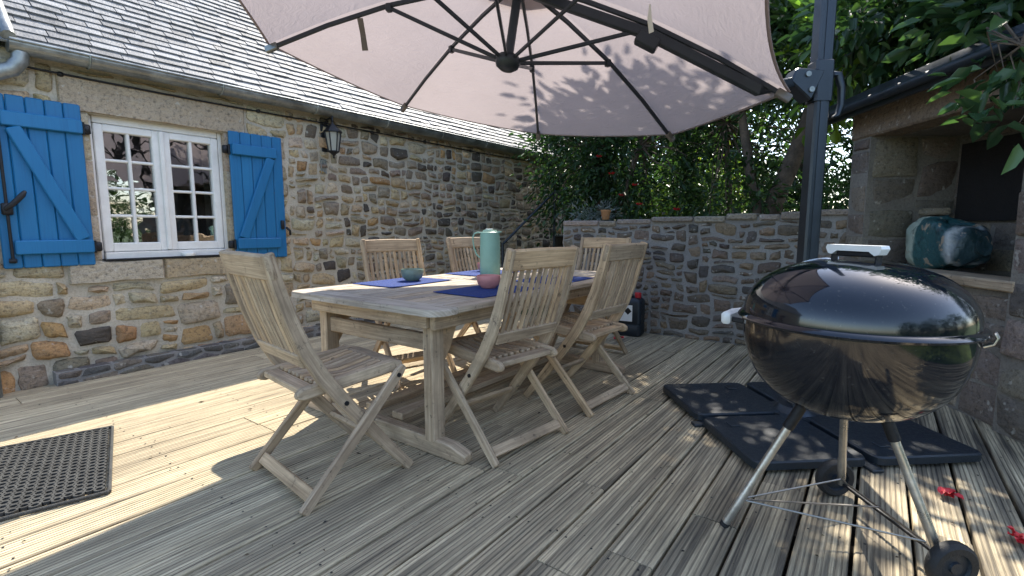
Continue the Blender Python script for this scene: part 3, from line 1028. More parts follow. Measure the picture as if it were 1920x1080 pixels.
# wall lantern
lan = empty('wall_lantern', (WX, 2.775, 1.60), 0, 'dark metal carriage lantern fixed to the stone wall', 'lantern')
LX = .135
mb = MB(); sweep(mb, [(.008, 0, .09), (.008, 0, .34)], [.018, .018], [.07, .09], (0, 1, 0), .006); make('back_plate', mb, M_IRON, lan)
mb = MB(); tube(mb, [(.015, 0, .33), (.05, 0, .375), (.10, 0, .385), (LX, 0, .36), (LX, 0, .32)], .009, 8); lathe(mb, [(0, .41), (.008, .40), (.012, .385), (.006, .37), (.014, .355), (.006, .34), (.006, .31)], 10, (LX, 0, 0)); make('bracket_arm', mb, M_IRON, lan, smooth=50)
mb = MB(); lathe(mb, [(.012, .335), (.02, .325), (.05, .295), (.082, .262), (.082, .252), (.0, .255)], 6, (LX, 0, 0)); make('hood', mb, M_IRON, lan)
mb = MB()
for k in range(6):
    a = 2 * math.pi * k / 6
    tube(mb, [(LX + .07 * math.cos(a), .07 * math.sin(a), .255), (LX + .045 * math.cos(a), .045 * math.sin(a), .085)], .006, 5)
lathe(mb, [(.0, .02), (.006, .025), (.010, .035), (.006, .045), (.02, .06), (.05, .082), (.05, .09), (0, .088)], 6, (LX, 0, 0))
make('cage', mb, M_IRON, lan)
m_lg, nt_, p_ = mat('frosted_lantern_glass'); p_.inputs['Base Color'].default_value = (.55, .55, .48, 1); p_.inputs['Roughness'].default_value = .35; p_.inputs['Transmission Weight'].default_value = .5
mb = MB(); lathe(mb, [(.064, .253), (.041, .088)], 6, (LX, 0, 0)); make('glass', mb, m_lg, lan)
mb = MB()
for k in range(4): box(mb, (WX + .012, 2.72 + k * .017, 1.60 - .045), (.012, .006, .13), 0, .002)
for k in range(2): box(mb, (WX + .0105, 2.7455, 1.50 + k * .11), (.012, .06, .006), 0, .002)
make('vent_grille', mb, M_ZINC, label='small pale slatted vent grille under the wall lantern', cat='vent')
# cable
mb = MB()
pts = []
for k in range(36):
    y = .72 + k * .19
    z = 1.945 + .012 * math.sin(y * 2.3) - .02 * math.cos((y - .9) * 5.0 / 2) * .4
    pts.append((WX + .028, y, z))
tube(mb, pts, .0065, 6)
for y in (.93, 2.16, 3.3, 4.8): lathe(mb, [(0, .016), (.014, .012), (.019, 0), (.014, -.012), (0, -.016)], 8, (WX + .022, y, 1.945))
make('wall_cable', mb, M_IRON, label='thin black cable strung along the house wall under the gutter', cat='cable', smooth=60)
# leaning rod between the house and the garden wall
mb = MB(); tube(mb, [(-3.87, 5.05, .78), (-3.42, 5.6, 1.47)], .016, 8); tube(mb, [(-3.86, 5.06, -.16), (-3.87, 5.05, .8)], .018, 8); tube(mb, [(-3.43, 5.59, -.16), (-3.43, 5.59, 1.46)], .018, 8)
make('handrail', mb, M_ALU, label='sloping dark blue metal handrail beside the far house wall', cat='handrail', smooth=50)

# ------------------------------------------------------------------ garden wall at the back
GY = 4.5
GT = lambda u: 1.03 + (u + 2.65) / 2.45 * .075
gw = empty('garden_wall', (-1.4, GY + .2, 0), 0, 'low grey rubble garden wall closing the back of the deck', 'wall')
def gp(o): o.parent = gw; o.matrix_parent_inverse = Matrix.Translation((1.4, -GY - .2, 0)); return o
mb = MB()
x0, x1 = -2.65, .12
mb.add([(x0, GY, -.1), (x1, GY, -.1), (x1, GY + .4, -.1), (x0, GY + .4, -.1), (x0, GY, GT(x0)), (x1, GY, GT(x1)), (x1, GY + .4, GT(x1)), (x0, GY + .4, GT(x0))],
       [[3, 2, 1, 0], [4, 5, 6, 7], [0, 1, 5, 4], [1, 2, 6, 5], [2, 3, 7, 6], [3, 0, 4, 7]])
core = gp(make('core', mb, M_MORTAR_B))
rg = random.Random(41)
cells = pack_cells(rg, x0, x1, lambda u: GT(u) - .035, (.08, .23), (.05, .13), .016, v0=-.01)
build_stones(rg, core, cells, lambda u, v, d: (u, GY - d, v), pal_garden, M_STONE_B, proud=(.010, .028))
cells = rubble_cells(rg, GY, GY + .4, lambda u: GT(x0) - .03, (.12, .24), (.08, .13), .02, v0=-.01, aniso=1.5)
build_stones(rg, core, cells, lambda u, v, d: (x0 - d, GY + .4 - (u - GY), v), lambda r_, u, v: vary(r_, (.42, .38, .32)), M_STONE_B, proud=(.006, .02))
u = x0
while u < x1:                                    # flat capping stones
    w = rg.uniform(.16, .42)
    mb = MB()
    zc = GT(u + w / 2)
    box(mb, (u + w / 2, GY + .19 + rg.uniform(-.012, .012), zc + rg.uniform(-.012, .008)), (w - .012, .43, rg.uniform(.045, .065)), rg.uniform(-.02, .02), .010, vary(rg, (.30, .26, .22), .2))
    make('capping_stone', mb, M_STONE_B, core)
    u += w
# raised bed behind it
mb = MB()
nx, ny = 24, 14
rb = random.Random(9)
vs = []
for j in range(ny + 1):
    for i in range(nx + 1):
        X = -3.0 + 9.0 * i / nx; Y = GY + .38 + 7.0 * j / ny
        vs.append((X, Y, .9 + .02 * j + rb.uniform(-.04, .04)))
fs = [[j * (nx + 1) + i, j * (nx + 1) + i + 1, (j + 1) * (nx + 1) + i + 1, (j + 1) * (nx + 1) + i] for j in range(ny) for i in range(nx)]
mb.add(vs, fs)
o = len(vs)
mb.add([(-2.98, GY + .38, -.2), (-2.98, GY + 7.4, -.2), (-2.98, GY + 7.4, 1.15), (-2.98, GY + .38, .9)], [[0, 1, 2, 3]])
make('garden_bed', mb, M_SOIL, kind='structure', label='raised soil bed behind the garden wall', smooth=60)

# ------------------------------------------------------------------ stone outdoor fireplace on the right
HD = V(.53, -.848, 0); HI = V(.848, .53, 0)       # along the front (towards the camera), into the masonry
HO = V(-.2, 4.47, 0)
hut = empty('stone_fireplace', HO, 0, 'stone outdoor fireplace with open recess under a long lintel', 'fireplace')
def fpt(t, w, z): return HO + HD * t + HI * w + V(0, 0, z)
def fp_(o): o.parent = hut; o.matrix_parent_inverse = Matrix.Translation(-HO); return o
def hb(mb, t0, t1, w0, w1, z0, z1):
    vs = [fpt(t, w, z) for z in (z0, z1) for t, w in ((t0, w0), (t0, w1), (t1, w1), (t1, w0))]
    mb.add(vs, [[3, 2, 1, 0], [4, 5, 6, 7], [0, 1, 5, 4], [1, 2, 6, 5], [2, 3, 7, 6], [3, 0, 4, 7]])
T0, T1, T2, T3 = 0, .20, 1.36, 1.85
mb = MB()
hb(mb, T0, T1, 0, .95, -.1, 1.62)               # left pier
hb(mb, T2, T3, 0, .95, -.1, 1.62)               # right pier
hb(mb, T1, T2, .04, .95, -.1, .68)              # base
hb(mb, T1, T2, .58, .95, .68, 1.62)             # back of the recess
hb(mb, T0 + .003, T3 - .003, .19, .947, 1.618, 1.82); hb(mb, T0 + .005, T3 - .005, .03, .19, 1.66, 1.815)            # over the lintel
hcore = fp_(make('core', mb, mat_mortar('fireplace_mortar', (.19, .17, .145), (.27, .245, .21))))
M_HUT = mat_stone('fireplace_sandstone', bumpy=.4)
rh = random.Random(77)
def blocks(u0, u1, v0, v1, to3, wr, hr, **k):
    cl = pack_cells(rh, u0, u1, lambda u: v1, wr, hr, .015, v0=v0, warp=.005, skew=.006, **k)
    build_stones(rh, hcore, cl, to3, pal_hut, M_HUT, proud=(.004, .010), bev=.008, amt=.05)
front = lambda w: (lambda u, v, d: fpt(u, w - d, v))
blocks(T0, T1, 0, 1.62, front(0), (.16, .24), (.15, .24))
blocks(T2, T3, 0, 1.62, front(0), (.22, .42), (.16, .24))
blocks(T1, T2, 0, .66, front(.04), (.2, .42), (.12, .2))
blocks(.02, .58, .72, 1.62, lambda u, v, d: fpt(T1 + d, u, v), (.22, .34), (.18, .28))        # left reveal
blocks(.01, .94, 0, 1.62, lambda u, v, d: fpt(T3 + d, .95 - u, v), (.2, .4), (.15, .24))             # outer end
FB = (.30, 1.0, .92, 1.55)                                                                     # firebox opening
blocks(T1, T2, .72, 1.62, front(.58), (.2, .36), (.16, .24), holes=[(T1 + .05, 1.03, T1 + .56, 1.56)])
mb = MB(); hb(mb, T1 + .06, T1 + .55, .55, .575, 1.04, 1.55); fp_(make('firebox_dark_panel', mb, mat_plain('firebox_shade', (.018, .015, .014), .85, 0, 9, .3, .5)))  # near-black panel painted as the shade inside the firebox opening
mb = MB(); sweep(mb, [fpt(T0 - .02, .09, 1.715), fpt(T3, .09, 1.715)], .20, .19, (0, 0, 1), .012); 
lt = fp_(make('lintel', mb, M_HUT)); 
for p in lt.data.attributes['col'].data: p.color = (.25, .195, .145, 1)
mb = MB(); sweep(mb, [fpt(T1 - .02, .09, .715), fpt(T2 + .03, .09, .715)], .20, .055, (0, 0, 1), .008); lt = fp_(make('shelf', mb, M_TEAK))
mb = MB(); hb(mb, T1, T2, .18, .58, .68, .705); fp_(make('hearth', mb, M_MORTAR_B))
mb = MB()
vs = [fpt(-.12, -.16, 1.835), fpt(T3 + .2, -.16, 1.835), fpt(T3 + .2, 1.3, 2.45), fpt(-.12, 1.3, 2.45)]
vs += [q + V(0, 0, .03) for q in vs]
mb.add(vs, [[3, 2, 1, 0], [4, 5, 6, 7], [0, 1, 5, 4], [1, 2, 6, 5], [2, 3, 7, 6], [3, 0, 4, 7]], None, (.12, .12, .12))
fp_(make('roof', mb, M_SLATE))
mb = MB(); sweep(mb, [fpt(-.12, -.15, 1.815), fpt(T3 + .2, -.15, 1.815)], .03, .13, (0, 0, 1), .004); tube(mb, [fpt(-.14, -.19, 1.80), fpt(T3 + .2, -.19, 1.80)], .03, 10)
fp_(make('fascia', mb, M_ALU, smooth=50))
mb = MB()
vs = [fpt(0.03, .95, 1.81), fpt(0.03, 0.1, 1.81), fpt(0.03, .95, 2.3)]
mb.add(vs + [q + HD * .2 for q in vs], [[0, 1, 2], [5, 4, 3], [0, 2, 5, 3], [1, 4, 5, 2]]); fp_(make('gable', mb, hcore.data.materials[0]))

# crumpled charcoal sack on the hearth shelf
def sack():
    m_, nt, p = mat('printed_sack')
    geo = N(nt, 'NewGeometry')
    tc = N(nt, 'TexCoord')
    sx = N(nt, 'SeparateXYZ'); nt.links.new(tc.outputs['Object'], sx.inputs[0])
    n1 = noise(nt, tc.outputs['Object'], 9, 4, .6, .6)
    n2 = noise(nt, tc.outputs['Object'], 22, 4, .6, .4)
    xw = mathn(nt, 'ADD', mathn(nt, 'MULTIPLY_ADD', sx.outputs[0], 1.8, .38), mathn(nt, 'MULTIPLY', n1, .14))
    c = ramp(nt, xw, [(.0, (.28, .36, .30)), (.24, (.36, .42, .34)), (.28, (.03, .10, .10)), (.72, (.02, .075, .085)), (.80, (.42, .45, .46)), (.86, (.03, .06, .07))])
    c = mix(nt, ramp(nt, n2, [(.60, 0), (.64, .8)]), c, (.36, .27, .19))
    c = mix(nt, ramp(nt, n1, [(.36, .85), (.44, 0)]), c, (.012, .035, .04))
    nt.links.new(c, p.inputs['Base Color']); p.inputs['Roughness'].default_value = .42
    n3 = noise(nt, geo.outputs['Position'], 14, 3, .6)
    nt.links.new(bump(nt, n3, .45, .05), p.inputs['Normal'])
    mb = MB()
    r_ = random.Random(4)
    nu, nv = 40, 16
    vs = []
    for j in range(nv + 1):
        ph = math.pi * j / nv - math.pi / 2
        for i in range(nu):
            th = 2 * math.pi * i / nu
            k = abs(math.cos(ph)) ** .45
            sx = math.copysign(abs(math.cos(th)) ** .6, math.cos(th)); sy = math.copysign(abs(math.sin(th)) ** .7, math.sin(th))
            f = 1 + .035 * math.sin(5 * th + 3 * ph) + .03 * math.sin(9 * th - 4 * ph) + r_.uniform(-.012, .012)
            vs.append(V(.27 * k * sx * f, .13 * k * sy * f, .115 * math.copysign(abs(math.sin(ph)) ** .7, math.sin(ph)) * f * (1 - .25 * sx * (1 if sx > 0 else .35)) + .105))
    fs = [[j * nu + i, j * nu + (i + 1) % nu, (j + 1) * nu + (i + 1) % nu, (j + 1) * nu + i] for j in range(nv) for i in range(nu)]
    mb.add(vs, fs)
    o = make('charcoal_sack', mb, m_, label='crumpled dark green printed charcoal sack on the fireplace shelf', cat='sack', smooth=70)
    m2 = MB()
    lathe(m2, [(.012, -.02), (.02, .0), (.03, .025), (.045, .05), (.03, .052), (.0, .03)], 9, (.262, 0, .09), Matrix.Rotation(R(70), 3, 'Y'))
    make('tied_neck', m2, m_, o, smooth=60)
    o.scale = (.9, 1.0, 1.4); o.location = fpt(.60, .26, .744); o.rotation_euler = (0, 0, math.atan2(HD.y, HD.x))
sack()

# ------------------------------------------------------------------ parasol
PC = V(-1.532, 2.037, 1.769)
PR = 1.291
tx, ty = -.093, -.1275
e1 = V(1, 0, tx); e2 = V(0, 1, ty); pn = V(-tx, -ty, 1).normalized()
ROT = 3.601
POLE = V(-.285, 2.90, 0)
par = empty('cantilever_parasol', POLE, 0, 'large taupe cantilever parasol on a dark post over the table', 'parasol')
def pp(o): o.parent = par; o.matrix_parent_inverse = Matrix.Translation(-POLE); return o
crown = PC + pn * .426; hubp = PC + pn * .03
tips = [PC + (e1 * math.cos(ROT - k * math.pi / 4) + e2 * math.sin(ROT - k * math.pi / 4)) * PR for k in range(8)]
def ribpt(k, s):            # s from crown to tip, slightly bowed
    return crown.lerp(tips[k % 8], s) + pn * (.06 * math.sin(math.pi * s))
for k in range(8):
    mb = MB()
    n1_, n2_ = 12, 10
    grid = []
    for i in range(n1_ + 1):
        s = .045 + .955 * i / n1_
        rowp = []
        for j in range(n2_ + 1):
            t = j / n2_
            sc = 1 - .022 * (s ** 2) * (4 * t * (1 - t))          # scalloped edge
            a, b = ribpt(k, s * sc), ribpt(k + 1, s * sc)
            p = a.lerp(b, t) - pn * (.035 * s * 4 * t * (1 - t)) + pn * .017
            rowp.append(p)
        grid.append(rowp)
    W = n2_ + 1
    vs = [p for r_ in grid for p in r_]
    fs = [[i * W + j, i * W + j + 1, (i + 1) * W + j + 1, (i + 1) * W + j] for i in range(n1_) for j in range(n2_)]
    mb.add(vs, fs)
    pan = pp(make('canopy_panel', mb, M_CANVAS, smooth=60))
    mb = MB()
    sweep(mb, [p + pn * .000 for p in grid[-1]], .012, .005, pn, .001); make('hem', mb, M_CANVAS, pan, smooth=60)
# vent cap
mb = MB()
for k in range(8):
    a0, b0 = ribpt(k, .005) + pn * .07, ribpt(k + 1, .005) + pn * .07
    a1, b1 = ribpt(k, .2) + pn * .05, ribpt(k + 1, .2) + pn * .05
    mb.add([a0, b0, b1, a1], [[0, 1, 2, 3]])
pp(make('vent_cap', mb, M_CANVAS, smooth=50))
for k in range(8):
    mb = MB()
    P_ = [ribpt(k, s) - pn * .012 for s in (.03, .25, .5, .75, .985)]
    sd = (tips[k] - crown).cross(pn).normalized()
    sweep(mb, P_, .023, .014, sd, .003)
    if k == 4:
        rb_ = pp(make('rib', mb, M_ALU))
    else: rb_ = pp(make('rib', mb, M_ALU))
    mb = MB(); tp_ = tips[k] - pn * .012; d = (tips[k] - ribpt(k, .9)).normalized()
    sweep(mb, [tp_ - d * .06, tp_ + d * .012], .036, .026, sd, .004); make('rib_end', mb, M_STRAP if k else M_ZINC, rb_)
    mb = MB(); q = ribpt(k, .50) - pn * .024
    beam(mb, hubp + (q - hubp).normalized() * .045, q, .019, .012, sd, .003); make('strut', mb, M_ALU, rb_)
    mb = MB(); box(mb, q, (.03, .03, .04), ROT - k * math.pi / 4, .004); make('joint', mb, M_ALU, rb_)
mb = MB()
Mh = pn.to_track_quat('Z', 'Y').to_matrix()
lathe(mb, [(0, -.04), (.03, -.037), (.055, -.02), (.062, 0), (.062, .02), (.05, .035), (.022, .04), (.022, .46), (.05, .465), (.05, .49), (0, .49)], 20, hubp, Mh)
pp(make('hub', mb, M_ALU, smooth=40))
# post, carriage, arm
mb = MB(); 
prof = [(-.027, -.040), (.027, -.040), (.036, -.031), (.036, .031), (.027, .040), (-.027, .040), (-.036, .031), (-.036, -.031)]
am = math.atan2((PC - POLE).y, (PC - POLE).x)
Mz = Matrix.Rotation(am, 4, 'Z')
prism(mb, prof, .06, 2.85, .004, M=Matrix.Translation(POLE) @ Mz); 
for s_ in (-1, 1):
    prism(mb, [(-.012, s_ * .0405 - .003), (.012, s_ * .0405 - .003), (.012, s_ * .0405 + .003), (-.012, s_ * .0405 + .003)], .08, 2.8, .001, M=Matrix.Translation(POLE) @ Mz)
pp(make('post', mb, M_ALU, smooth=30))
CZ = 1.70
ad = V(math.cos(am), math.sin(am), 0); asd = V(-math.sin(am), math.cos(am), 0)
mb = MB()
prism(mb, [(p[0] * 1.22, p[1] * 1.18) for p in prof], CZ - .10, CZ + .09, .006, M=Matrix.Translation(POLE) @ Mz)
sweep(mb, [POLE + ad * .03 + V(0, 0, CZ - .03), POLE + ad * .15 + V(0, 0, CZ + .02)], [.15, .075], .10, asd, .008)
car = pp(make('carriage', mb, M_ALU, smooth=30))
for (a, z) in ((.085, CZ + .02), (.065, CZ - .05)):
    for s_ in (-1, 1):
        mb = MB(); c0 = POLE + ad * a + V(0, 0, z) + asd * s_ * .05
        tube(mb, [c0, c0 + asd * s_ * .008], .013, 10); make('bolt', mb, M_ZINC, car, smooth=40)
mb = MB()
hq = [(-.05, CZ + .03), (-.085, CZ + .03), (-.105, CZ - .03), (-.108, CZ - .11), (-.095, CZ - .16), (-.07, CZ - .17)]
sweep(mb, [POLE + ad * a + V(0, 0, z) for a, z in hq], [.03, .035, .032, .028, .024, .016], .034, asd, .009); make('crank_handle', mb, M_ALU, car, smooth=50)
mb = MB()
P0 = POLE + ad * .11 + V(0, 0, CZ); P1 = ribpt(4, .9) - pn * .05; P2 = ribpt(4, .5) - pn * .055; P3 = ribpt(4, .06) - pn * .05
sweep(mb, [P0, P1, P2, P3], [.050, .050, .050, .045], .034, asd, .006)
arm = pp(make('arm', mb, M_ALU))
mb = MB(); sweep(mb, [P2 - (P2 - P1).normalized() * .05 - pn * .035, P2 + (P2 - P1).normalized() * .06 - pn * .035], .06, .055, asd, .006); make('arm_bracket', mb, M_ALU, arm)
mb = MB()
q = ribpt(0, .62); dn = V(0, 0, -1)
sweep(mb, [q - V(0, 0, .03), q - V(0, 0, .09) + V(-.02, .03, 0), q - V(0, 0, .17) + V(-.03, .05, 0)], [.004] * 3, [.03, .028, .032], (ribpt(0, .9) - q).normalized(), .001); pp(make('tie_strap', mb, M_STRAP))
mb = MB()
q = ribpt(4, .55).lerp(ribpt(5, .55), .42)
sweep(mb, [q, q - V(0, 0, .06), q - V(-.01, 0, .12)], [.003] * 3, [.006, .02, .022], (1, 0, 0), .001); pp(make('care_tag', mb, M_LABEL))
# foot: cross of flat bars + post socket
mb = MB()
for k in range(2):
    a = R(-49) + R(45) * 0 + k * math.pi / 2
    d = V(math.cos(a), math.sin(a), 0)
    c0 = V(POLE.x, POLE.y - .06, .008)
    beam(mb, c0 - d * .54, c0 + d * .54, .05, .014, (0, 0, 1), .003)
lathe(mb, [(.0, .08), (.085, .08), (.1, .065), (.11, .05), (.14, .05), (.14, .012), (0, .012)], 20, V(POLE.x, POLE.y, 0))
pp(make('foot_cross', mb, M_ALU, smooth=40))
# four ballast slabs
names = ['black ballast slab nearest the camera under the kettle', 'black ballast slab at the left corner of the parasol foot',
         'black ballast slab farthest back at the parasol foot', 'black ballast slab on the right of the parasol foot']
for k in range(4):
    a = R(-94) - k * math.pi / 2
    c0 = V(POLE.x, POLE.y - .06, 0) + V(math.cos(a), math.sin(a), 0) * .372
    mb = MB(); h = .245
    cr = .035
    poly = []
    for (sx, sy) in ((1, 1), (-1, 1), (-1, -1), (1, -1)):
        b0 = math.atan2(sy, sx)
        for q in (-.5, 0, .5): poly.append((sx * (h - cr) + cr * math.cos(b0 + q * 1.4), sy * (h - cr) + cr * math.sin(b0 + q * 1.4)))
    prism(mb, poly, 0, .036, .007)
    s_ = make('ballast_slab', mb, M_SLAB, label=names[k], cat='parasol weight', group='ballast slabs on the parasol foot', smooth=30)
    s_.location = c0 + V(0, 0, .017); s_.rotation_euler = (0, 0, a + math.pi / 4)
    mb = MB(); box(mb, (-h * .55, -h * .55, .039), (.05, .05, .006), 0, .002); make('filler_cap', mb, M_SLAB, s_)

# ------------------------------------------------------------------ table
TX0, TX1, TY0, TY1, TZ = -2.46, -1.375, 1.36, 3.36, .672
table = empty('garden_table', ((TX0 + TX1) / 2, (TY0 + TY1) / 2, 0), 0, 'weathered extending teak dining table under the parasol', 'table')
def tb(name, mb, m=M_TEAK, parent=None, **k):
    o = make(name, mb, m, **k)
    if parent: o.parent = parent
    else:
        o.parent = table; o.matrix_parent_inverse = Matrix.Translation((-(TX0 + TX1) / 2, -(TY0 + TY1) / 2, 0))
    return o
TH = .028
def rb_board(y0, y1, near):
    r_ = .07
    pts = []
    ya, yb = (y0, y1)
    if near:
        for (cx_, a0) in ((TX0 + r_, math.pi), (TX1 - r_, 1.5 * math.pi)):
            for q in range(5):
                a = a0 + q * math.pi / 8
                pts.append((cx_ + r_ * math.cos(a), ya + r_ + r_ * math.sin(a)))
        pts += [(TX1, yb), (TX0, yb)]
    else:
        pts += [(TX0, ya), (TX1, ya)]
        for (cx_, a0) in ((TX1 - r_, 0), (TX0 + r_, .5 * math.pi)):
            for q in range(5):
                a = a0 + q * math.pi / 8
                pts.append((cx_ + r_ * math.cos(a), yb - r_ + r_ * math.sin(a)))
    m_ = MB(); prism(m_, pts, TZ - TH, TZ, .007)
    for i in range(len(m_.uv)): m_.uv[i] = [(b_, a_) for a_, b_ in m_.uv[i]]
    return m_
tb('end_board', rb_board(TY0, TY0 + .13, True), M_TEAK_GREY, smooth=30)
tb('end_board', rb_board(TY1 - .13, TY1, False), M_TEAK_GREY, smooth=30)
for x_ in (TX0 + .05, TX1 - .05):
    mb = MB(); beam(mb, (x_, TY0 + .132, TZ - TH / 2), (x_, TY1 - .132, TZ - TH / 2), TH, .1, (1, 0, 0), .006); tb('side_board', mb, M_TEAK_GREY)
ns = 11
wx = (TX1 - TX0 - .2) / ns
for (a, b) in ((TY0 + .133, 2.352), (2.362, TY1 - .133)):
    for k in range(ns):
        mb = MB(); xx = TX0 + .1 + wx * (k + .5)
        beam(mb, (xx, a, TZ - TH / 2 - .001), (xx, b, TZ - TH / 2 - .001), TH - .002, wx - .006, (1, 0, 0), .004); tb('slat', mb, M_TEAK_GREY)
for x_ in (TX0 + .13, TX1 - .09):
    mb = MB(); beam(mb, (x_, TY0 + .07, TZ - TH - .036), (x_, TY1 - .07, TZ - TH - .036), .07, .03, (1, 0, 0), .004); tb('apron', mb)
for y_ in (TY0 + .07, TY1 - .07):
    mb = MB(); beam(mb, (TX0 + .15, y_ - .0, TZ - TH - .033), (TX1 - .11, y_, TZ - TH - .033), .064, .032, (0, 1, 0), .004); tb('apron', mb)
for y_ in (1.50, 3.10):
    for x_ in (-2.30, -1.53):
        mb = MB(); beam(mb, (x_, y_, .062), (x_, y_, TZ - TH - .005), .075, .058, (1, 0, 0), .005); lg = tb('leg', mb)
        mb = MB(); sg = 1 if y_ < 2.4 else -1
        sweep(mb, [(x_, y_ + sg * .04, TZ - .28), (x_, y_ + sg * .065, TZ - .20), (x_, y_ + sg * .085, TZ - .10), (x_, y_ + sg * .085, TZ - TH - .01)], [.01, .06, .11, .11], .03, (1, 0, 0), .004); tb('gusset', mb, M_TEAK, lg)
    mb = MB()
    sweep(mb, [(-2.50, y_, .026), (-2.42, y_, .036), (-2.3, y_, .038), (-1.53, y_, .038), (-1.42, y_, .036), (-1.335, y_, .024)], [.05, .07, .075, .075, .07, .045], .06, (0, 1, 0), .006); tb('foot', mb)
    mb = MB(); beam(mb, (-2.27, y_, .50), (-1.56, y_, .50), .075, .032, (0, 1, 0), .005); tb('cross_rail', mb)
for x_ in (-2.02, -1.82):
    mb = MB(); beam(mb, (x_, 1.53, .093), (x_, 3.07, .093), .034, .075, (1, 0, 0), .004); tb('stretcher', mb)

# ------------------------------------------------------------------ folding chairs
def build_chair():
    ch = empty('folding_chair')
    up = [(-.292, .915), (-.262, .80), (-.225, .68), (-.180, .565), (-.125, .465), (-.055, .365), (.03, .255), (.125, .135), (.235, .003)]
    for sx in (-1, 1):
        mb = MB(); sweep(mb, [(sx * .205, y, z) for y, z in up], [.040, .043, .047, .052, .054, .052, .049, .045, .038], .024, (1, 0, 0), .004); make('upright', mb, M_TEAK, ch, smooth=40)
        mb = MB(); sweep(mb, [(sx * .236, .195, .452), (sx * .236, .17, .425), (sx * .236, .0, .245), (sx * .236, -.235, .003)], [.028, .040, .043, .038], .022, (1, 0, 0), .004); lg = make('leg', mb, M_TEAK, ch, smooth=40)
        mb = MB(); tube(mb, [(sx * .247, .165, .42), (sx * .2505, .165, .42)], .009, 8); tube(mb, [(sx * .2175, -.045, .352), (sx * .2225, -.045, .352)], .009, 8); make('bolt', mb, M_IRON, lg)
        mb = MB(); sweep(mb, [(sx * .176, -.215, .408), (sx * .176, -.19, .412), (sx * .176, 0, .428), (sx * .176, .18, .442), (sx * .176, .225, .440)], [.028, .046, .05, .05, .03], .028, (1, 0, 0), .006); make('seat_rail', mb, M_TEAK, ch, smooth=40)
    for y, z in ((.195, .446), (-.165, .417)):
        mb = MB(); beam(mb, (-.16, y, z), (.16, y, z), .024, .06, (0, 1, 0), .004); make('seat_rail', mb, M_TEAK, ch)
    for k in range(9):
        xx = -.148 + .296 * k / 8
        mb = MB(); sweep(mb, [(xx, -.133, .432), (xx, .02, .428), (xx, .163, .452)], .016, .021, (1, 0, 0), .003); make('seat_slat', mb, M_TEAK, ch)
    mb = MB(); sweep(mb, [(-.222, -.283, .868), (-.11, -.296, .870), (0, -.301, .872), (.11, -.296, .870), (.222, -.283, .868)], .026, .088, V(0, -.26, 1), .006); make('top_rail', mb, M_TEAK, ch, smooth=40)
    mb = MB(); sweep(mb, [(-.19, -.185, .535), (.19, -.185, .535)], .024, .055, V(0, -.4, 1), .004); make('bottom_rail', mb, M_TEAK, ch)
    for k in range(10):
        xx = -.164 + .328 * k / 9
        cv = -.012 * (1 - (xx / .2) ** 2)
        mb = MB(); sweep(mb, [(xx, -.194, .558), (xx, -.236 + cv * .6, .69), (xx, -.272 + cv, .828)], .012, .0205, (1, 0, 0), .003); make('back_slat', mb, M_TEAK, ch)
    mb = MB(); beam(mb, (-.222, -.195, .047), (.222, -.195, .047), .02, .045, V(0, .7, .75), .003); make('stretcher', mb, M_TEAK, ch)
    mb = MB(); beam(mb, (-.19, .10, .16), (.19, .10, .16), .02, .04, V(0, .7, -.75), .003); make('stretcher', mb, M_TEAK, ch)
    return ch
proto = build_chair()
CH = [(-1.755, 1.135, -7, 'teak folding chair at the near head of the table, closest to the window'),
      (-1.42, 1.815, 82, 'nearer of two teak folding chairs on the camera side, by the pink bowl'),
      (-1.375, 2.535, 86, 'farther of two teak folding chairs on the camera side, nearest the jerrycan'),
      (-2.50, 2.25, -106, 'teak folding chair on the house side behind the green bowl'),
      (-2.51, 3.12, -100, 'teak folding chair on the house side behind the thermos jug'),
      (-1.80, 3.42, 178, 'teak folding chair at the far head of the table by the garden wall')]
for i, (x_, y_, a, lb) in enumerate(CH):
    o = proto if i == 0 else copy_tree(proto)
    o.location = (x_, y_, 0); o.rotation_euler = (0, 0, R(a))
    tag(o, None, lb, 'chair', 'teak folding chairs round the table')

# ------------------------------------------------------------------ on the table
def placemat(x0, x1, y0, y1, rz, lb):
    mb = MB()
    cx_, cy_ = (x0 + x1) / 2, (y0 + y1) / 2
    a, b = (x1 - x0) / 2, (y1 - y0) / 2
    prism(mb, [(-a, -b), (a, -b), (a, b), (-a, b)], 0, .003, .001)
    o = make('placemat', mb, M_MATBLUE, label=lb, cat='placemat', group='blue placemats on the table')
    o.location = (cx_, cy_, TZ + .0015); o.rotation_euler = (0, 0, R(rz))
placemat(-2.45, -2.11, 1.76, 2.24, 2, 'blue woven placemat under the green bowl')
placemat(-1.79, -1.45, 1.76, 2.22, -2, 'blue woven placemat under the pink bowl near the camera')
placemat(-2.45, -2.11, 2.52, 2.98, 1, 'blue woven placemat under the sage thermos jug')
placemat(-1.79, -1.45, 2.42, 2.88, 3, 'blue woven placemat behind the farther camera-side chair')
def bowl(loc, s, m, lb):
    mb = MB(); lathe(mb, [(0, 0), (.036, 0), (.040, .004), (.056, .018), (.065, .042), (.066, .066), (.063, .069), (.060, .064), (.055, .03), (.035, .012), (0, .009)], 32)
    o = make('bowl', mb, m, label=lb, cat='bowl', smooth=50); o.location = loc; o.scale = (s, s, s)
bowl((-2.27, 2.06, TZ + .005), 1.03, M_GREENBOWL, 'green stoneware bowl on a blue placemat')
bowl((-1.665, 2.05, TZ + .005), .98, M_PINK, 'pink stoneware bowl in front of the thermos jug')
bowl((-2.33, 2.83, TZ + .005), .9, M_PINK, 'pink bowl half hidden behind the thermos jug')
th = empty('thermos_jug', (-2.13, 2.64, TZ + .005), R(30), 'tall sage green thermos jug with thin loop handle', 'thermos jug')
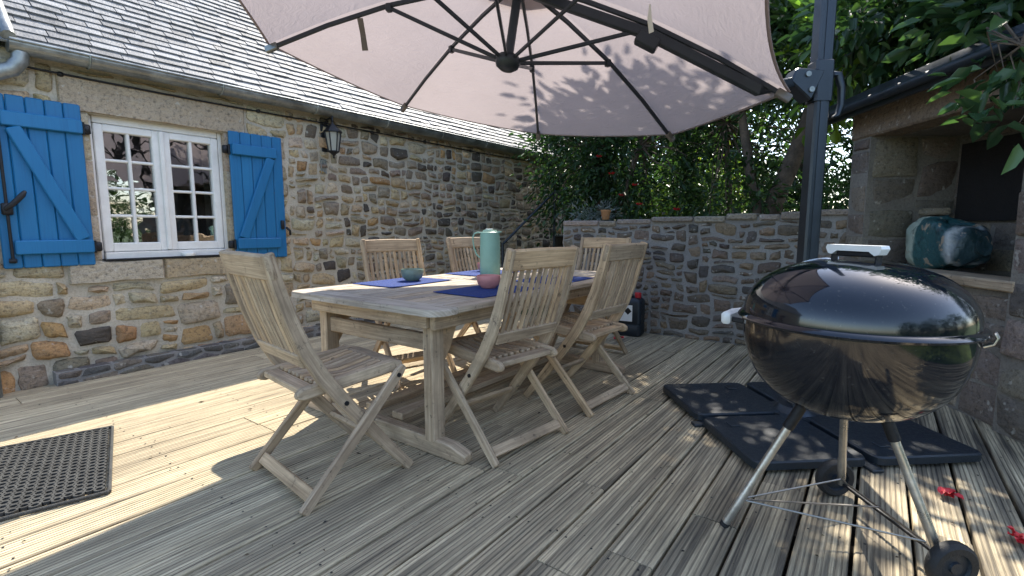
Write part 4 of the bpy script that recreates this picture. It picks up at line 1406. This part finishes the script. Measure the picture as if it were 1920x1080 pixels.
mb = MB(); lathe(mb, [(0, 0), (.066, 0), (.070, .006), (.069, .15), (.066, .275), (.063, .288), (.055, .292), (0, .292)], 36); make('body', mb, M_TEAL, th, smooth=40)
mb = MB(); lathe(mb, [(.0, .2925), (.048, .2925), (.050, .298), (.044, .304), (0, .305)], 28); make('lid', mb, M_TEAL, th, smooth=40)
mb = MB(); box(mb, (-.005, 0, .309), (.05, .018, .009), 0, .003); make('thumb_button', mb, M_WHITEPLASTIC, th)
mb = MB(); tube(mb, [(-.062, 0, .284), (-.085, 0, .288), (-.108, 0, .278), (-.118, 0, .255), (-.116, 0, .215), (-.108, 0, .175), (-.095, 0, .14), (-.072, 0, .115)], .0048, 8); make('handle', mb, M_TEAL, th, smooth=60)
mb = MB(); sweep(mb, [(.045, 0, .288), (.066, 0, .290), (.082, 0, .293)], [.018, .014, .006], [.04, .03, .014], (0, 1, 0), .003); make('spout', mb, M_TEAL, th)

# ------------------------------------------------------------------ kettle barbecue
KC = V(-.05, 1.735, 0)
KR, KZ = .284, .722
kb = empty('kettle_barbecue', KC, R(-28), 'glossy black kettle barbecue on three aluminium legs', 'barbecue')
mb = MB()
prof = []
for k in range(15):
    a = math.pi / 2 * k / 14
    prof.append((KR * math.sin(a) ** .74 if k else 0, KZ - .268 * math.cos(a) ** .93))
prof += [(KR + .006, KZ + .002), (KR + .006, KZ + .007), (KR - .004, KZ + .006)]
lathe(mb, prof, 72); bowl_ = make('bowl', mb, M_ENAMEL, kb, smooth=40)
mb = MB()
prof = [(KR - .002, KZ + .008), (KR + .013, KZ + .004), (KR + .016, KZ + .010), (KR + .012, KZ + .016), (KR, KZ + .022)]
for k in range(1, 15):
    a = math.pi / 2 * k / 14
    prof.append((KR * math.cos(a) ** .78 if k < 14 else 0, KZ + .022 + .162 * math.sin(a) ** .98))
lathe(mb, prof, 72); lid = make('lid', mb, M_ENAMEL, kb, smooth=35)
LT = KZ + .176
mb = MB()
hv = [(-.076, .056), (-.084, .072), (-.080, .081), (.080, .081), (.084, .072), (.076, .056), (.064, .053), (.048, .064), (-.048, .064), (-.064, .053)]
hang = Matrix.Rotation(R(-8), 4, 'Z')
vs = [hang @ V(a, s_, LT - .030 + b) for s_ in (-.016, .016) for a, b in hv]
n = len(hv)
mb.add(vs, [list(range(n)), list(range(2 * n - 1, n - 1, -1))] + [[(k + 1) % n, k, n + k, n + (k + 1) % n] for k in range(n)])
lh = make('lid_handle', mb, M_WHITEPLASTIC, lid)
mb = MB()
for s_ in (-1, 1):
    sweep(mb, [hang @ V(s_ * .066, 0, LT - .022), hang @ V(s_ * .066, 0, LT + .028)], .005, .024, hang @ V(0, 1, 0), .001)
sweep(mb, [hang @ V(-.055, 0, LT + .026), hang @ V(.055, 0, LT + .026)], .016, .02, hang @ V(0, 1, 0), .003)
make('handle_bracket', mb, M_IRON, lh)
mb = MB()
va = R(160); vr = .17
vc = V(vr * math.cos(va), vr * math.sin(va), KZ + .022 + .148 * .845)
Mv = Matrix.Rotation(-.42, 3, V(-math.sin(va), math.cos(va), 0)) 
Mv = V(math.cos(va) * .45, math.sin(va) * .45, .9).to_track_quat('Z', 'Y').to_matrix()
lathe(mb, [(.018, .006), (.062, .006), (.062, .010), (.018, .010)], 24, vc, Mv, mi=0)
dm = make('vent_damper', mb, M_CHROME, lid, smooth=40)
mb = MB()
for k in range(3):
    a = k * 2.094 + .4
    lathe(mb, [(0, .0125), (.012, .0125), (.012, .011)], 12, vc + Mv @ V(.038 * math.cos(a), .038 * math.sin(a), 0), Mv)
make('vent_hole', mb, M_IRON, dm)
mb = MB(); tb_ = vc + Mv @ V(-.05, .05, .01); tube(mb, [tb_, tb_ + V(-.008, 0, .02), tb_ + V(-.004, 0, .028)], .004, 6); make('damper_tab', mb, M_CHROME, dm)
# side handles
ha = R(168)
def side(name, ang_, m_, parent, long_):
    d = V(math.cos(ang_), math.sin(ang_), 0); s_ = V(-d.y, d.x, 0)
    mb = MB()
    if long_:
        for q in (-1, 1): sweep(mb, [d * (KR - .005) + s_ * q * .05 + V(0, 0, KZ - .03), d * (KR + .05) + s_ * q * .05 + V(0, 0, KZ - .026)], .012, .016, (0, 0, 1), .003, mi=1)
        sweep(mb, [d * (KR + .052) - s_ * .075 + V(0, 0, KZ - .024), d * (KR + .056) + V(0, 0, KZ - .02), d * (KR + .052) + s_ * .075 + V(0, 0, KZ - .024)], .03, .04, (0, 0, 1), .007)
    else:
        sweep(mb, [d * (KR + .0) + V(0, 0, KZ - .02), d * (KR + .020) + V(0, 0, KZ - .010), d * (KR + .026) + V(0, 0, KZ + .006), d * (KR + .020) + V(0, 0, KZ + .018)], .006, .032, s_, .002)
    return make(name, mb, [m_, M_IRON], parent, smooth=40)
side('side_handle', R(196), M_WHITEPLASTIC, bowl_, True)
side('lid_hook', R(18), M_CHROME, bowl_, False)
# legs: feet measured from the picture
feet = [V(-.352, 1.685, 0), V(-.047, 2.099, .0705), V(.205, 1.772, .0705)]
Mi = (Matrix.Translation(KC) @ Matrix.Rotation(R(-28), 4, 'Z')).inverted()
for k, f in enumerate(feet):
    d = (V(f.x, f.y, 0) - V(KC.x, KC.y, 0)).normalized()
    top = KC + d * .098 + V(0, 0, .470)
    mb = MB(); tube(mb, [Mi @ V(f), Mi @ f.lerp(top, .30), Mi @ f.lerp(top, .31), Mi @ f.lerp(top, .9)], [.0135, .0135, .0125, .0125], 14); lg = make('leg', mb, M_CHROME, kb, smooth=50)
    mb = MB(); tube(mb, [Mi @ f.lerp(top, .80), Mi @ f.lerp(top, 1.06)], .0165, 12); make('leg_socket', mb, M_IRON, lg, smooth=50)
    if k == 0:
        mb = MB(); tube(mb, [Mi @ (f + V(0, 0, -.0)), Mi @ f.lerp(top, .03)], .0148, 12); make('foot_cap', mb, M_RUBBER, lg, smooth=50)
wires = [f.lerp(KC + V(0, 0, .52), .14) + V(0, 0, 0) for f in feet]
wires = [V(w_.x, w_.y, .105) for w_ in wires]
mb = MB()
tube(mb, [Mi @ w_ for w_ in wires] + [Mi @ wires[0]], .0035, 6)
cm = (wires[1] + wires[2]) / 2
tube(mb, [Mi @ wires[0], Mi @ cm], .0035, 6)
make('wire_brace', mb, M_WIRE, kb, smooth=60)
ax = (feet[2] - feet[1]).normalized()
mb = MB(); tube(mb, [Mi @ (feet[1] - ax * .05), Mi @ (feet[2] + ax * .05)], .006, 8); axle = make('axle', mb, M_IRON, kb, smooth=50)
axl = (Mi.to_3x3() @ ax).normalized()
Mw = axl.to_track_quat('Z', 'Y').to_matrix()
for f, s_ in ((feet[1], -1), (feet[2], 1)):
    c0 = Mi @ (f + ax * s_ * .036)
    mb = MB(); lathe(mb, [(.042, -.017), (.060, -.019), (.068, -.011), (.0695, 0), (.068, .011), (.060, .019), (.042, .017)], 32, c0, Mw); wh = make('wheel', mb, M_RUBBER, kb, smooth=50)
    mb = MB(); lathe(mb, [(0, -.015), (.016, -.017), (.018, -.010), (.040, -.008), (.0435, -.015), (.0435, .015), (.040, .008), (.018, .010), (.016, .017), (0, .015)], 28, c0, Mw); make('hub_cap', mb, M_SLAB, wh, smooth=40)

# ------------------------------------------------------------------ jerrycan
jc = empty('jerrycan', (-1.84, 4.34, 0), R(8), 'black plastic jerrycan with red cap and white hazard label', 'jerrycan')
mb = MB()
sec = []
def rr(a, b, r_, n=4):
    out = []
    for (sx, sy, b0) in ((1, 1, 0), (-1, 1, 90), (-1, -1, 180), (1, -1, 270)):
        for q in range(n + 1):
            t = R(b0 + 90 * q / n); out.append((sx * (a - r_) + r_ * math.cos(t), sy * (b - r_) + r_ * math.sin(t)))
    return out
lv = [(.125, .085, .0), (.135, .095, .012), (.135, .095, .10), (.131, .091, .105), (.131, .091, .115), (.135, .095, .12), (.135, .095, .31), (.128, .088, .335), (.10, .075, .352)]
rings = [rr(a, b, .035) for a, b, z in lv]
nr = len(rings[0])
vs = [(p[0], p[1], z) for (a, b, z), rg_ in zip(lv, rings) for p in rg_]
fs = [list(range(nr - 1, -1, -1)), [(len(lv) - 1) * nr + k for k in range(nr)]]
for i in range(len(lv) - 1):
    for k in range(nr): fs.append([i * nr + k, i * nr + (k + 1) % nr, (i + 1) * nr + (k + 1) % nr, (i + 1) * nr + k])
mb.add(vs, fs); make('body', mb, M_SLAB, jc, smooth=40)
mb = MB(); sweep(mb, [(-.08, 0, .34), (-.06, 0, .385), (.02, 0, .39), (.04, 0, .345)], .024, .03, (0, 1, 0), .008); make('handle', mb, M_SLAB, jc, smooth=50)
mb = MB(); lathe(mb, [(.026, .345), (.026, .36), (.030, .36), (.030, .395), (.024, .40), (0, .40)], 18, (.085, 0, 0)); make('cap', mb, M_RED, jc, smooth=40)
mb = MB(); box(mb, (-.02, -.0962, .215), (.16, .002, .15), 0, .0005); lb = make('label', mb, M_LABEL, jc)
mb = MB(); 
for (cx_, cz_) in ((-.06, .235), (.02, .235)):
    mb.add([(cx_, -.0978, cz_ - .034), (cx_ + .034, -.0978, cz_), (cx_, -.0978, cz_ + .034), (cx_ - .034, -.0978, cz_)], [[0, 1, 2, 3]])
make('hazard_diamond', mb, M_IRON, lb)

# ------------------------------------------------------------------ ring mat
mat_o = V(-3.02, .73, 0); mu = V(.75, -.21, 0).normalized(); mv = V(-mu.y * -1, 0, 0); mv = V(-.27, -.963, 0)
mv = V(mu.y, -mu.x, 0)
mb = MB()
mw, mh = .78, .60
st = .034
def hexring(cx_, cy_, ro, ri, z0_, z1_):
    vs = []
    for r_, z in ((ro, z0_), (ro, z1_), (ri, z1_), (ri, z0_)):
        for k in range(8):
            a = math.pi / 8 + k * math.pi / 4
            p = mat_o + mu * (cx_ + r_ * math.cos(a)) + mv * (cy_ + r_ * math.sin(a)); vs.append((p.x, p.y, z))
    fs = [[r_ * 8 + k, r_ * 8 + (k + 1) % 8, (r_ + 1) * 8 + (k + 1) % 8, (r_ + 1) * 8 + k] for r_ in range(3) for k in range(8)]
    mb.add(vs, [f[::-1] for f in fs])
j = 0
yy = .03
while yy < mh - .02:
    xx = .03 + (st / 2 if j % 2 else 0)
    while xx < mw - .02:
        hexring(xx, yy, st * .53, st * .33, .003, .016); xx += st
    yy += st * .87; j += 1
for (a, b) in (((0, 0), (mw, 0)), ((0, mh), (mw, mh)), ((0, 0), (0, mh)), ((mw, 0), (mw, mh))):
    p0 = mat_o + mu * a[0] + mv * a[1] + V(0, 0, .009); p1 = mat_o + mu * b[0] + mv * b[1] + V(0, 0, .009)
    beam(mb, p0, p1, .013, .012, (p1 - p0).cross(V(0, 0, 1)), .003)
make('door_mat', mb, M_MAT, label='black rubber ring mat lying on the sunny deck', cat='mat')

# ------------------------------------------------------------------ foliage
def leaves(mb_name, pts, dirs, size, cols, rng_, material, parent, curl=.25, aspect=.42):
    """one mesh of folded leaves: 6 verts, 2 quads each"""
    n = len(pts)
    r_ = np.random.default_rng(rng_)
    pts = np.asarray(pts, float); dirs = np.asarray(dirs, float)
    dirs /= np.linalg.norm(dirs, axis=1, keepdims=True) + 1e-9
    up = r_.normal(size=(n, 3)) * .55 + np.array([0, 0, 1.0])
    sd = np.cross(dirs, up); sd /= np.linalg.norm(sd, axis=1, keepdims=True) + 1e-9
    nm = np.cross(sd, dirs)
    L = size * r_.uniform(.65, 1.3, (n, 1)); W = L * aspect * r_.uniform(.8, 1.2, (n, 1))
    tip = pts + dirs * L - nm * L * curl * .5
    mid = pts + dirs * L * .5
    fold = nm * W * .28
    a1 = pts + dirs * L * .30 + sd * W * .5 + fold; a2 = pts + dirs * L * .72 + sd * W * .38 + fold * .8 - nm * L * curl * .2
    b1 = pts + dirs * L * .30 - sd * W * .5 + fold; b2 = pts + dirs * L * .72 - sd * W * .38 + fold * .8 - nm * L * curl * .2
    v = np.stack([pts, a1, a2, tip, b2, b1], 1).reshape(-1, 3)
    base = np.arange(n)[:, None] * 6
    f = np.concatenate([base + np.array([[0, 1, 2, 3]]), base + np.array([[0, 3, 4, 5]])], 1).reshape(-1, 4)
    me = bpy.data.meshes.new(mb_name)
    me.vertices.add(len(v)); me.vertices.foreach_set('co', v.ravel())
    me.loops.add(f.size); me.loops.foreach_set('vertex_index', f.ravel())
    me.polygons.add(len(f)); me.polygons.foreach_set('loop_start', np.arange(len(f)) * 4)
    me.update(calc_edges=True)
    at = me.attributes.new('col', 'FLOAT_COLOR', 'FACE')
    cl = np.asarray(cols)[r_.integers(0, len(cols), n)] * r_.uniform(.7, 1.3, (n, 1))
    c4 = np.concatenate([cl, np.ones((n, 1))], 1)
    at.data.foreach_set('color', np.repeat(c4, 2, axis=0).ravel())
    me.materials.append(material)
    me.validate()
    o = bpy.data.objects.new(mb_name, me); COL.objects.link(o)
    if parent: o.parent = parent
    return o

def crown_pts(seed, c, rad, n_clump, per, spread, gap=.0, shell=.55):
    r_ = np.random.default_rng(seed)
    c = np.array(c); rad = np.array(rad)
    d = r_.normal(size=(n_clump, 3)); d /= np.linalg.norm(d, axis=1, keepdims=True)
    rr_ = r_.uniform(shell, 1.0, (n_clump, 1)) ** .6 * r_.uniform(.85, 1.12, (n_clump, 1))
    cen = c + d * rr_ * rad
    P = []; D = []
    for k in range(n_clump):
        m = int(per * r_.uniform(.5, 1.5))
        off = r_.normal(size=(m, 3)) * spread * r_.uniform(.6, 1.3)
        P.append(cen[k] + off)
        D.append(d[k] * .6 + off / (spread + 1e-6) * .5 + r_.normal(size=(m, 3)) * .45 + np.array([0, 0, -.15]))
    return np.concatenate(P), np.concatenate(D), cen

def plant(name, label, cat, base, trunks, crowns, leaf, cols, seed, material=None, group=None, aspect=.42, twig=.012):
    root = empty(name, base, 0, label, cat, group)
    off = V(base)
    P = []; D = []; cens = []
    for i, (c, rad, nc, per, spr) in enumerate(crowns):
        p, d, ce = crown_pts(seed + i, c, rad, nc, per, spr)
        P.append(p); D.append(d); cens.append(ce)
    P = np.concatenate(P) - np.array(base); D = np.concatenate(D)
    leaves('crown', P, D, leaf, cols, seed, material or M_LEAF, root, aspect=aspect)
    r_ = random.Random(seed)
    mb = MB()
    for path, rad0, rad1 in trunks:
        n_ = len(path)
        tube(mb, [V(q) - off for q in path], [rad0 + (rad1 - rad0) * k / (n_ - 1) for k in range(n_)], 9)
    allc = np.concatenate(cens)
    if trunks:
        tips_ = [V(p[-1]) for p, _, _ in trunks]
        for ce in allc[::2]:
            ce = V(ce)
            t_ = min(tips_, key=lambda q: (q - ce).length)
            md = t_.lerp(ce, .5) + V(r_.uniform(-.1, .1), r_.uniform(-.1, .1), r_.uniform(-.02, .15))
            tube(mb, [t_ - off, md - off, ce - off], [twig, twig * .65, twig * .3], 5, cap=False)
        make('trunk', mb, M_BARK, root, smooth=60)
    return root

DKG = [(.030, .060, .022), (.038, .075, .026), (.025, .050, .022), (.045, .088, .03)]
MDG = [(.040, .080, .030), (.052, .098, .034), (.034, .066, .028), (.066, .112, .038)]
OVG = [(.045, .092, .042), (.06, .115, .045), (.034, .07, .036), (.08, .14, .05)]
M_LEAF_DULL = mat_leaf('glossy_evergreen_leaf', trans=.32, rough=.22)
BRG = [(.16, .24, .035), (.20, .27, .04), (.12, .20, .035)]  # backlit glow of the leaves put into this yellow-green

def flowers(root, base, spots, seed):
    r_ = random.Random(seed)
    for p in spots:
        mb = MB()
        c0 = V(p) - V(base)
        for k in range(7):
            a = k * 2 * math.pi / 7 + r_.uniform(-.2, .2)
            d = V(math.cos(a), math.sin(a), .35 + r_.uniform(-.1, .2)).normalized()
            s_ = d.cross(V(0, 0, 1)).normalized()
            mb.add([c0, c0 + d * .022 + s_ * .02, c0 + d * .045 + V(0, 0, .008), c0 + d * .022 - s_ * .02], [[0, 1, 2, 3]])
        make('flower', mb, M_PETAL, root)

b1 = plant('camellia_bush', 'dense dark camellia with red flowers at the left end of the garden wall', 'bush', (-2.75, 5.5, .9),
           [([(-2.75, 5.5, .85), (-2.72, 5.5, 1.3), (-2.7, 5.52, 1.9)], .05, .03), ([(-2.7, 5.5, .85), (-2.4, 5.45, 1.4), (-2.2, 5.4, 1.9)], .04, .02)],
           [((-2.9, 5.6, 1.75), (.75, .6, .95), 75, 60, .13), ((-2.2, 5.5, 1.75), (.7, .55, .9), 70, 60, .13), ((-3.35, 5.9, 2.0), (.55, .5, .75), 40, 60, .13)], .075, DKG, 100)
flowers(b1, (-2.75, 5.5, .9), [(-2.05, 4.9, 1.42), (-2.18, 4.88, 1.32), (-2.32, 4.92, 1.55), (-1.98, 4.86, 1.22), (-1.6, 4.86, 1.16), (-2.5, 4.98, 1.75)], 1)
b2 = plant('camellia_bush', 'looser sunlit shrub in the middle behind the garden wall', 'bush', (-1.35, 6.1, .9),
           [([(-1.4, 6.1, .85), (-1.42, 6.1, 1.5), (-1.5, 6.15, 2.2)], .045, .02)],
           [((-1.45, 6.2, 1.9), (.75, .6, 1.0), 55, 50, .15), ((-1.2, 5.6, 1.3), (.6, .4, .35), 30, 40, .1)], .075, MDG, 140)
t1 = plant('garden_tree', 'forked leaning tree with reddish trunk behind the parasol post', 'tree', (-.82, 5.45, .9),
           [([(-.95, 5.5, .85), (-.85, 5.5, 1.25), (-.68, 5.5, 1.75), (-.52, 5.48, 2.3), (-.45, 5.5, 3.1)], .10, .05),
            ([(-.95, 5.5, 1.0), (-1.08, 5.52, 1.5), (-1.2, 5.55, 2.1), (-1.4, 5.6, 2.9)], .06, .03),
            ([(-1.2, 5.55, 2.1), (-1.8, 5.6, 2.8), (-2.4, 5.7, 3.5)], .045, .025)],
           [((-.7, 5.7, 2.85), (1.1, .7, .55), 80, 50, .17), ((.5, 5.8, 2.9), (.8, .7, .6), 45, 50, .18), ((-2.5, 5.7, 3.75), (.8, .7, 1.0), 75, 46, .17), ((-1.45, 5.9, 3.25), (.6, .6, .42), 75, 50, .15), ((-2.1, 4.85, 3.6), (.6, .35, .55), 42, 34, .12), ((-1.8, 4.9, 4.1), (.3, .3, .25), 7, 26, .11)], .11, MDG, 180)
t2 = plant('overhanging_tree', 'broad glossy leaved tree overhanging the stone fireplace', 'tree', (1.6, 5.2, .9),
           [([(1.6, 5.2, .8), (1.55, 5.1, 1.6), (1.35, 4.9, 2.3), (1.2, 4.6, 2.9)], .12, .06), ([(1.4, 4.95, 2.1), (1.0, 4.2, 2.5), (.75, 3.6, 2.6), (.6, 3.1, 2.45)], .05, .02),
            ([(1.2, 4.6, 2.8), (.5, 4.4, 2.75), (.0, 4.3, 2.5)], .04, .02), ([(.75, 3.6, 2.6), (.55, 3.3, 2.2), (.42, 3.0, 1.75)], .02, .01)],
           [((.85, 3.95, 2.62), (.9, .8, .35), 70, 40, .14), ((.05, 4.35, 2.40), (.45, .4, .30), 40, 34, .12), ((1.6, 4.5, 3.1), (1.2, 1.2, .7), 80, 34, .2), ((.44, 3.66, 2.06), (.24, .40, .18), 26, 22, .09), ((.42, 3.0, 1.70), (.10, .2, .12), 8, 11, .07), ((.38, 2.95, 1.44), (.08, .14, .05), 5, 6, .05), ((.58, 3.3, 2.06), (.28, .45, .25), 16, 22, .1)],
           .11, OVG, 220, M_LEAF_DULL, aspect=.46, twig=.005)
t3 = plant('young_tree', 'slim tree with glowing yellow-green leaves behind the parasol post', 'tree', (-.42, 4.98, .95),
           [([(-.42, 4.98, .85), (-.44, 4.97, 1.5), (-.43, 4.95, 2.2), (-.36, 4.95, 2.75)], .022, .012)],
           [((-.40, 4.9, 2.3), (.16, .14, .5), 26, 15, .08)], .10, BRG, 260, M_LEAF_BRIGHT, aspect=.55)
b5 = plant('sunlit_shrub', 'bright yellow-green sunlit shrub glimpsed between the camellias', 'bush', (-1.9, 7.6, .95), [([(-1.9, 7.6, .9), (-1.9, 7.6, 1.4)], .03, .02)],
           [((-2.2, 7.6, 1.45), (.8, .5, .55), 55, 40, .13)], .08, [(.17, .22, .04), (.12, .19, .04), (.22, .25, .05)], 290, M_LEAF_BRIGHT)  # sunlit look of the shrub put into its leaf colours
b3 = plant('clipped_bush', 'small rounded bright green bush beside the fireplace corner', 'bush', (-.22, 5.0, .95), [],
           [((-.24, 4.98, 1.22), (.22, .2, .24), 60, 34, .05)], .035, [(.07, .14, .045), (.09, .17, .05), (.055, .11, .04)], 300)
b4 = plant('lavender_plant', 'low grey lavender trailing over the left end of the garden wall', 'plant', (-2.55, 4.85, 1.0), [],
           [((-2.5, 4.84, 1.12), (.24, .14, .1), 26, 26, .045)], .05, [(.20, .23, .24), (.16, .19, .19), (.25, .27, .29)], 320, aspect=.22)
# small terracotta pot on the wall
mb = MB(); lathe(mb, [(0, 0), (.035, 0), (.05, .08), (.055, .08), (.055, .1), (.048, .1), (.044, .085), (0, .085)], 18)
make('flower_pot', mb, mat_plain('terracotta', (.42, .20, .08), .85, 0, 30, .15), label='small terracotta pot standing on the garden wall', cat='pot', smooth=45, loc=(-2.27, 4.70, 1.075))
# trees farther back, closing the view
for k, (x_, y_, z_, rx_, rz_, lb) in enumerate([(-3.8, 9.4, 2.6, 1.4, 1.9, 'tall dark tree beyond the far end of the house'), (-1.2, 10.5, 2.8, 1.9, 2.2, 'wide background tree behind the camellia bushes'),
                                              (1.9, 9.6, 3.1, 2.0, 2.2, 'background tree behind the leaning trunk'), (5.6, 7.2, 2.9, 2.0, 2.2, 'background tree to the right of the fireplace')]):
    plant('background_tree', lb, 'tree', (x_, y_, 0), [([(x_, y_, -.2), (x_ + .1, y_, 1.2), (x_, y_, 2.4)], .14, .07)],
          [((x_, y_, z_), (rx_, 1.2, rz_), 190, 60, .26)], .14, DKG, 400 + k * 10, group='trees beyond the garden wall')
# garden side behind the camera: clipped hedge and low wall, seen only as reflections
plant('garden_hedge', 'green garden hedge mirrored in the left window panes', 'hedge', (4.7, .6, -.16),
      [([(x_, y_, -.2), (x_, y_, .8), (x_, y_, 1.4)], .06, .03) for x_, y_ in ((4.6, -1.6), (4.8, .6), (4.7, 2.6))],
      [((x_, y_, 1.15), (.75, 1.3, 1.3), 120, 40, .16) for x_, y_ in ((4.6, -1.6), (4.8, .6), (4.7, 2.6))], .11, MDG, 500)

# ------------------------------------------------------------------ litter
def petal_heap(loc, seed, lb, s=1.0):
    r_ = random.Random(seed)
    mb = MB()
    for k in range(15):
        a = r_.uniform(0, 6.28); d = V(math.cos(a), math.sin(a), r_.uniform(-.02, 1.1)).normalized(); s_ = d.cross(V(0, 0, 1)).normalized(); u_ = s_.cross(d)
        L = r_.uniform(.018, .04) * s; w_ = L * r_.uniform(.35, .6)
        c0 = V(r_.uniform(-.018, .018), r_.uniform(-.018, .018), .006 + r_.uniform(0, .012))
        k_ = r_.uniform(.1, .5)
        mb.add([c0, c0 + d * L * .4 + s_ * w_ + u_ * w_ * k_, c0 + d * L * .8 + s_ * w_ * .8 + u_ * w_ * r_.uniform(-.3, .6), c0 + d * L - u_ * L * k_ * .6,
                c0 + d * L * .8 - s_ * w_ * .8 + u_ * w_ * r_.uniform(-.3, .6), c0 + d * L * .4 - s_ * w_ + u_ * w_ * k_], [[0, 1, 2, 3], [0, 3, 4, 5]])
    make('fallen_flower', mb, M_PETAL, label=lb, cat='flower', group='fallen red flowers', loc=loc)
petal_heap((.272, 2.35, .003), 1, 'fallen red flower on the deck right of the kettle')
petal_heap((.43, 2.145, .003), 2, 'fallen red flower at the right edge of the picture')
petal_heap((-1.80, 4.06, .003), 3, 'fallen red flower on the deck beside the jerrycan', 1.3)
r_ = random.Random(88)
mb = MB()
for k in range(420):
    if k < 250: x_, y_ = r_.uniform(-1.9, .9), r_.uniform(.6, 4.4)
    else: x_, y_ = r_.uniform(-4.05, .9), r_.uniform(.2, 4.4)
    a = r_.uniform(0, 6.28); L = r_.uniform(.003, .010) * (2.2 if r_.random() < .06 else 1); w = L * r_.uniform(.2, .5)
    d = V(math.cos(a), math.sin(a), 0); s_ = V(-d.y, d.x, 0); c0 = V(x_, y_, .0035)
    g = r_.choice([(.05, .035, .02), (.09, .06, .03), (.03, .025, .02), (.12, .10, .05)])
    mb.add([c0 - d * L, c0 + s_ * w + V(0, 0, .004), c0 + d * L + V(0, 0, .002), c0 - s_ * w + V(0, 0, .001)], [[0, 3, 2, 1]], None, g)
make('leaf_litter', mb, mat_plain('dry_litter', (1, 1, 1), .9, attr=True), kind='stuff', label='dry leaf and twig litter scattered over the deck')
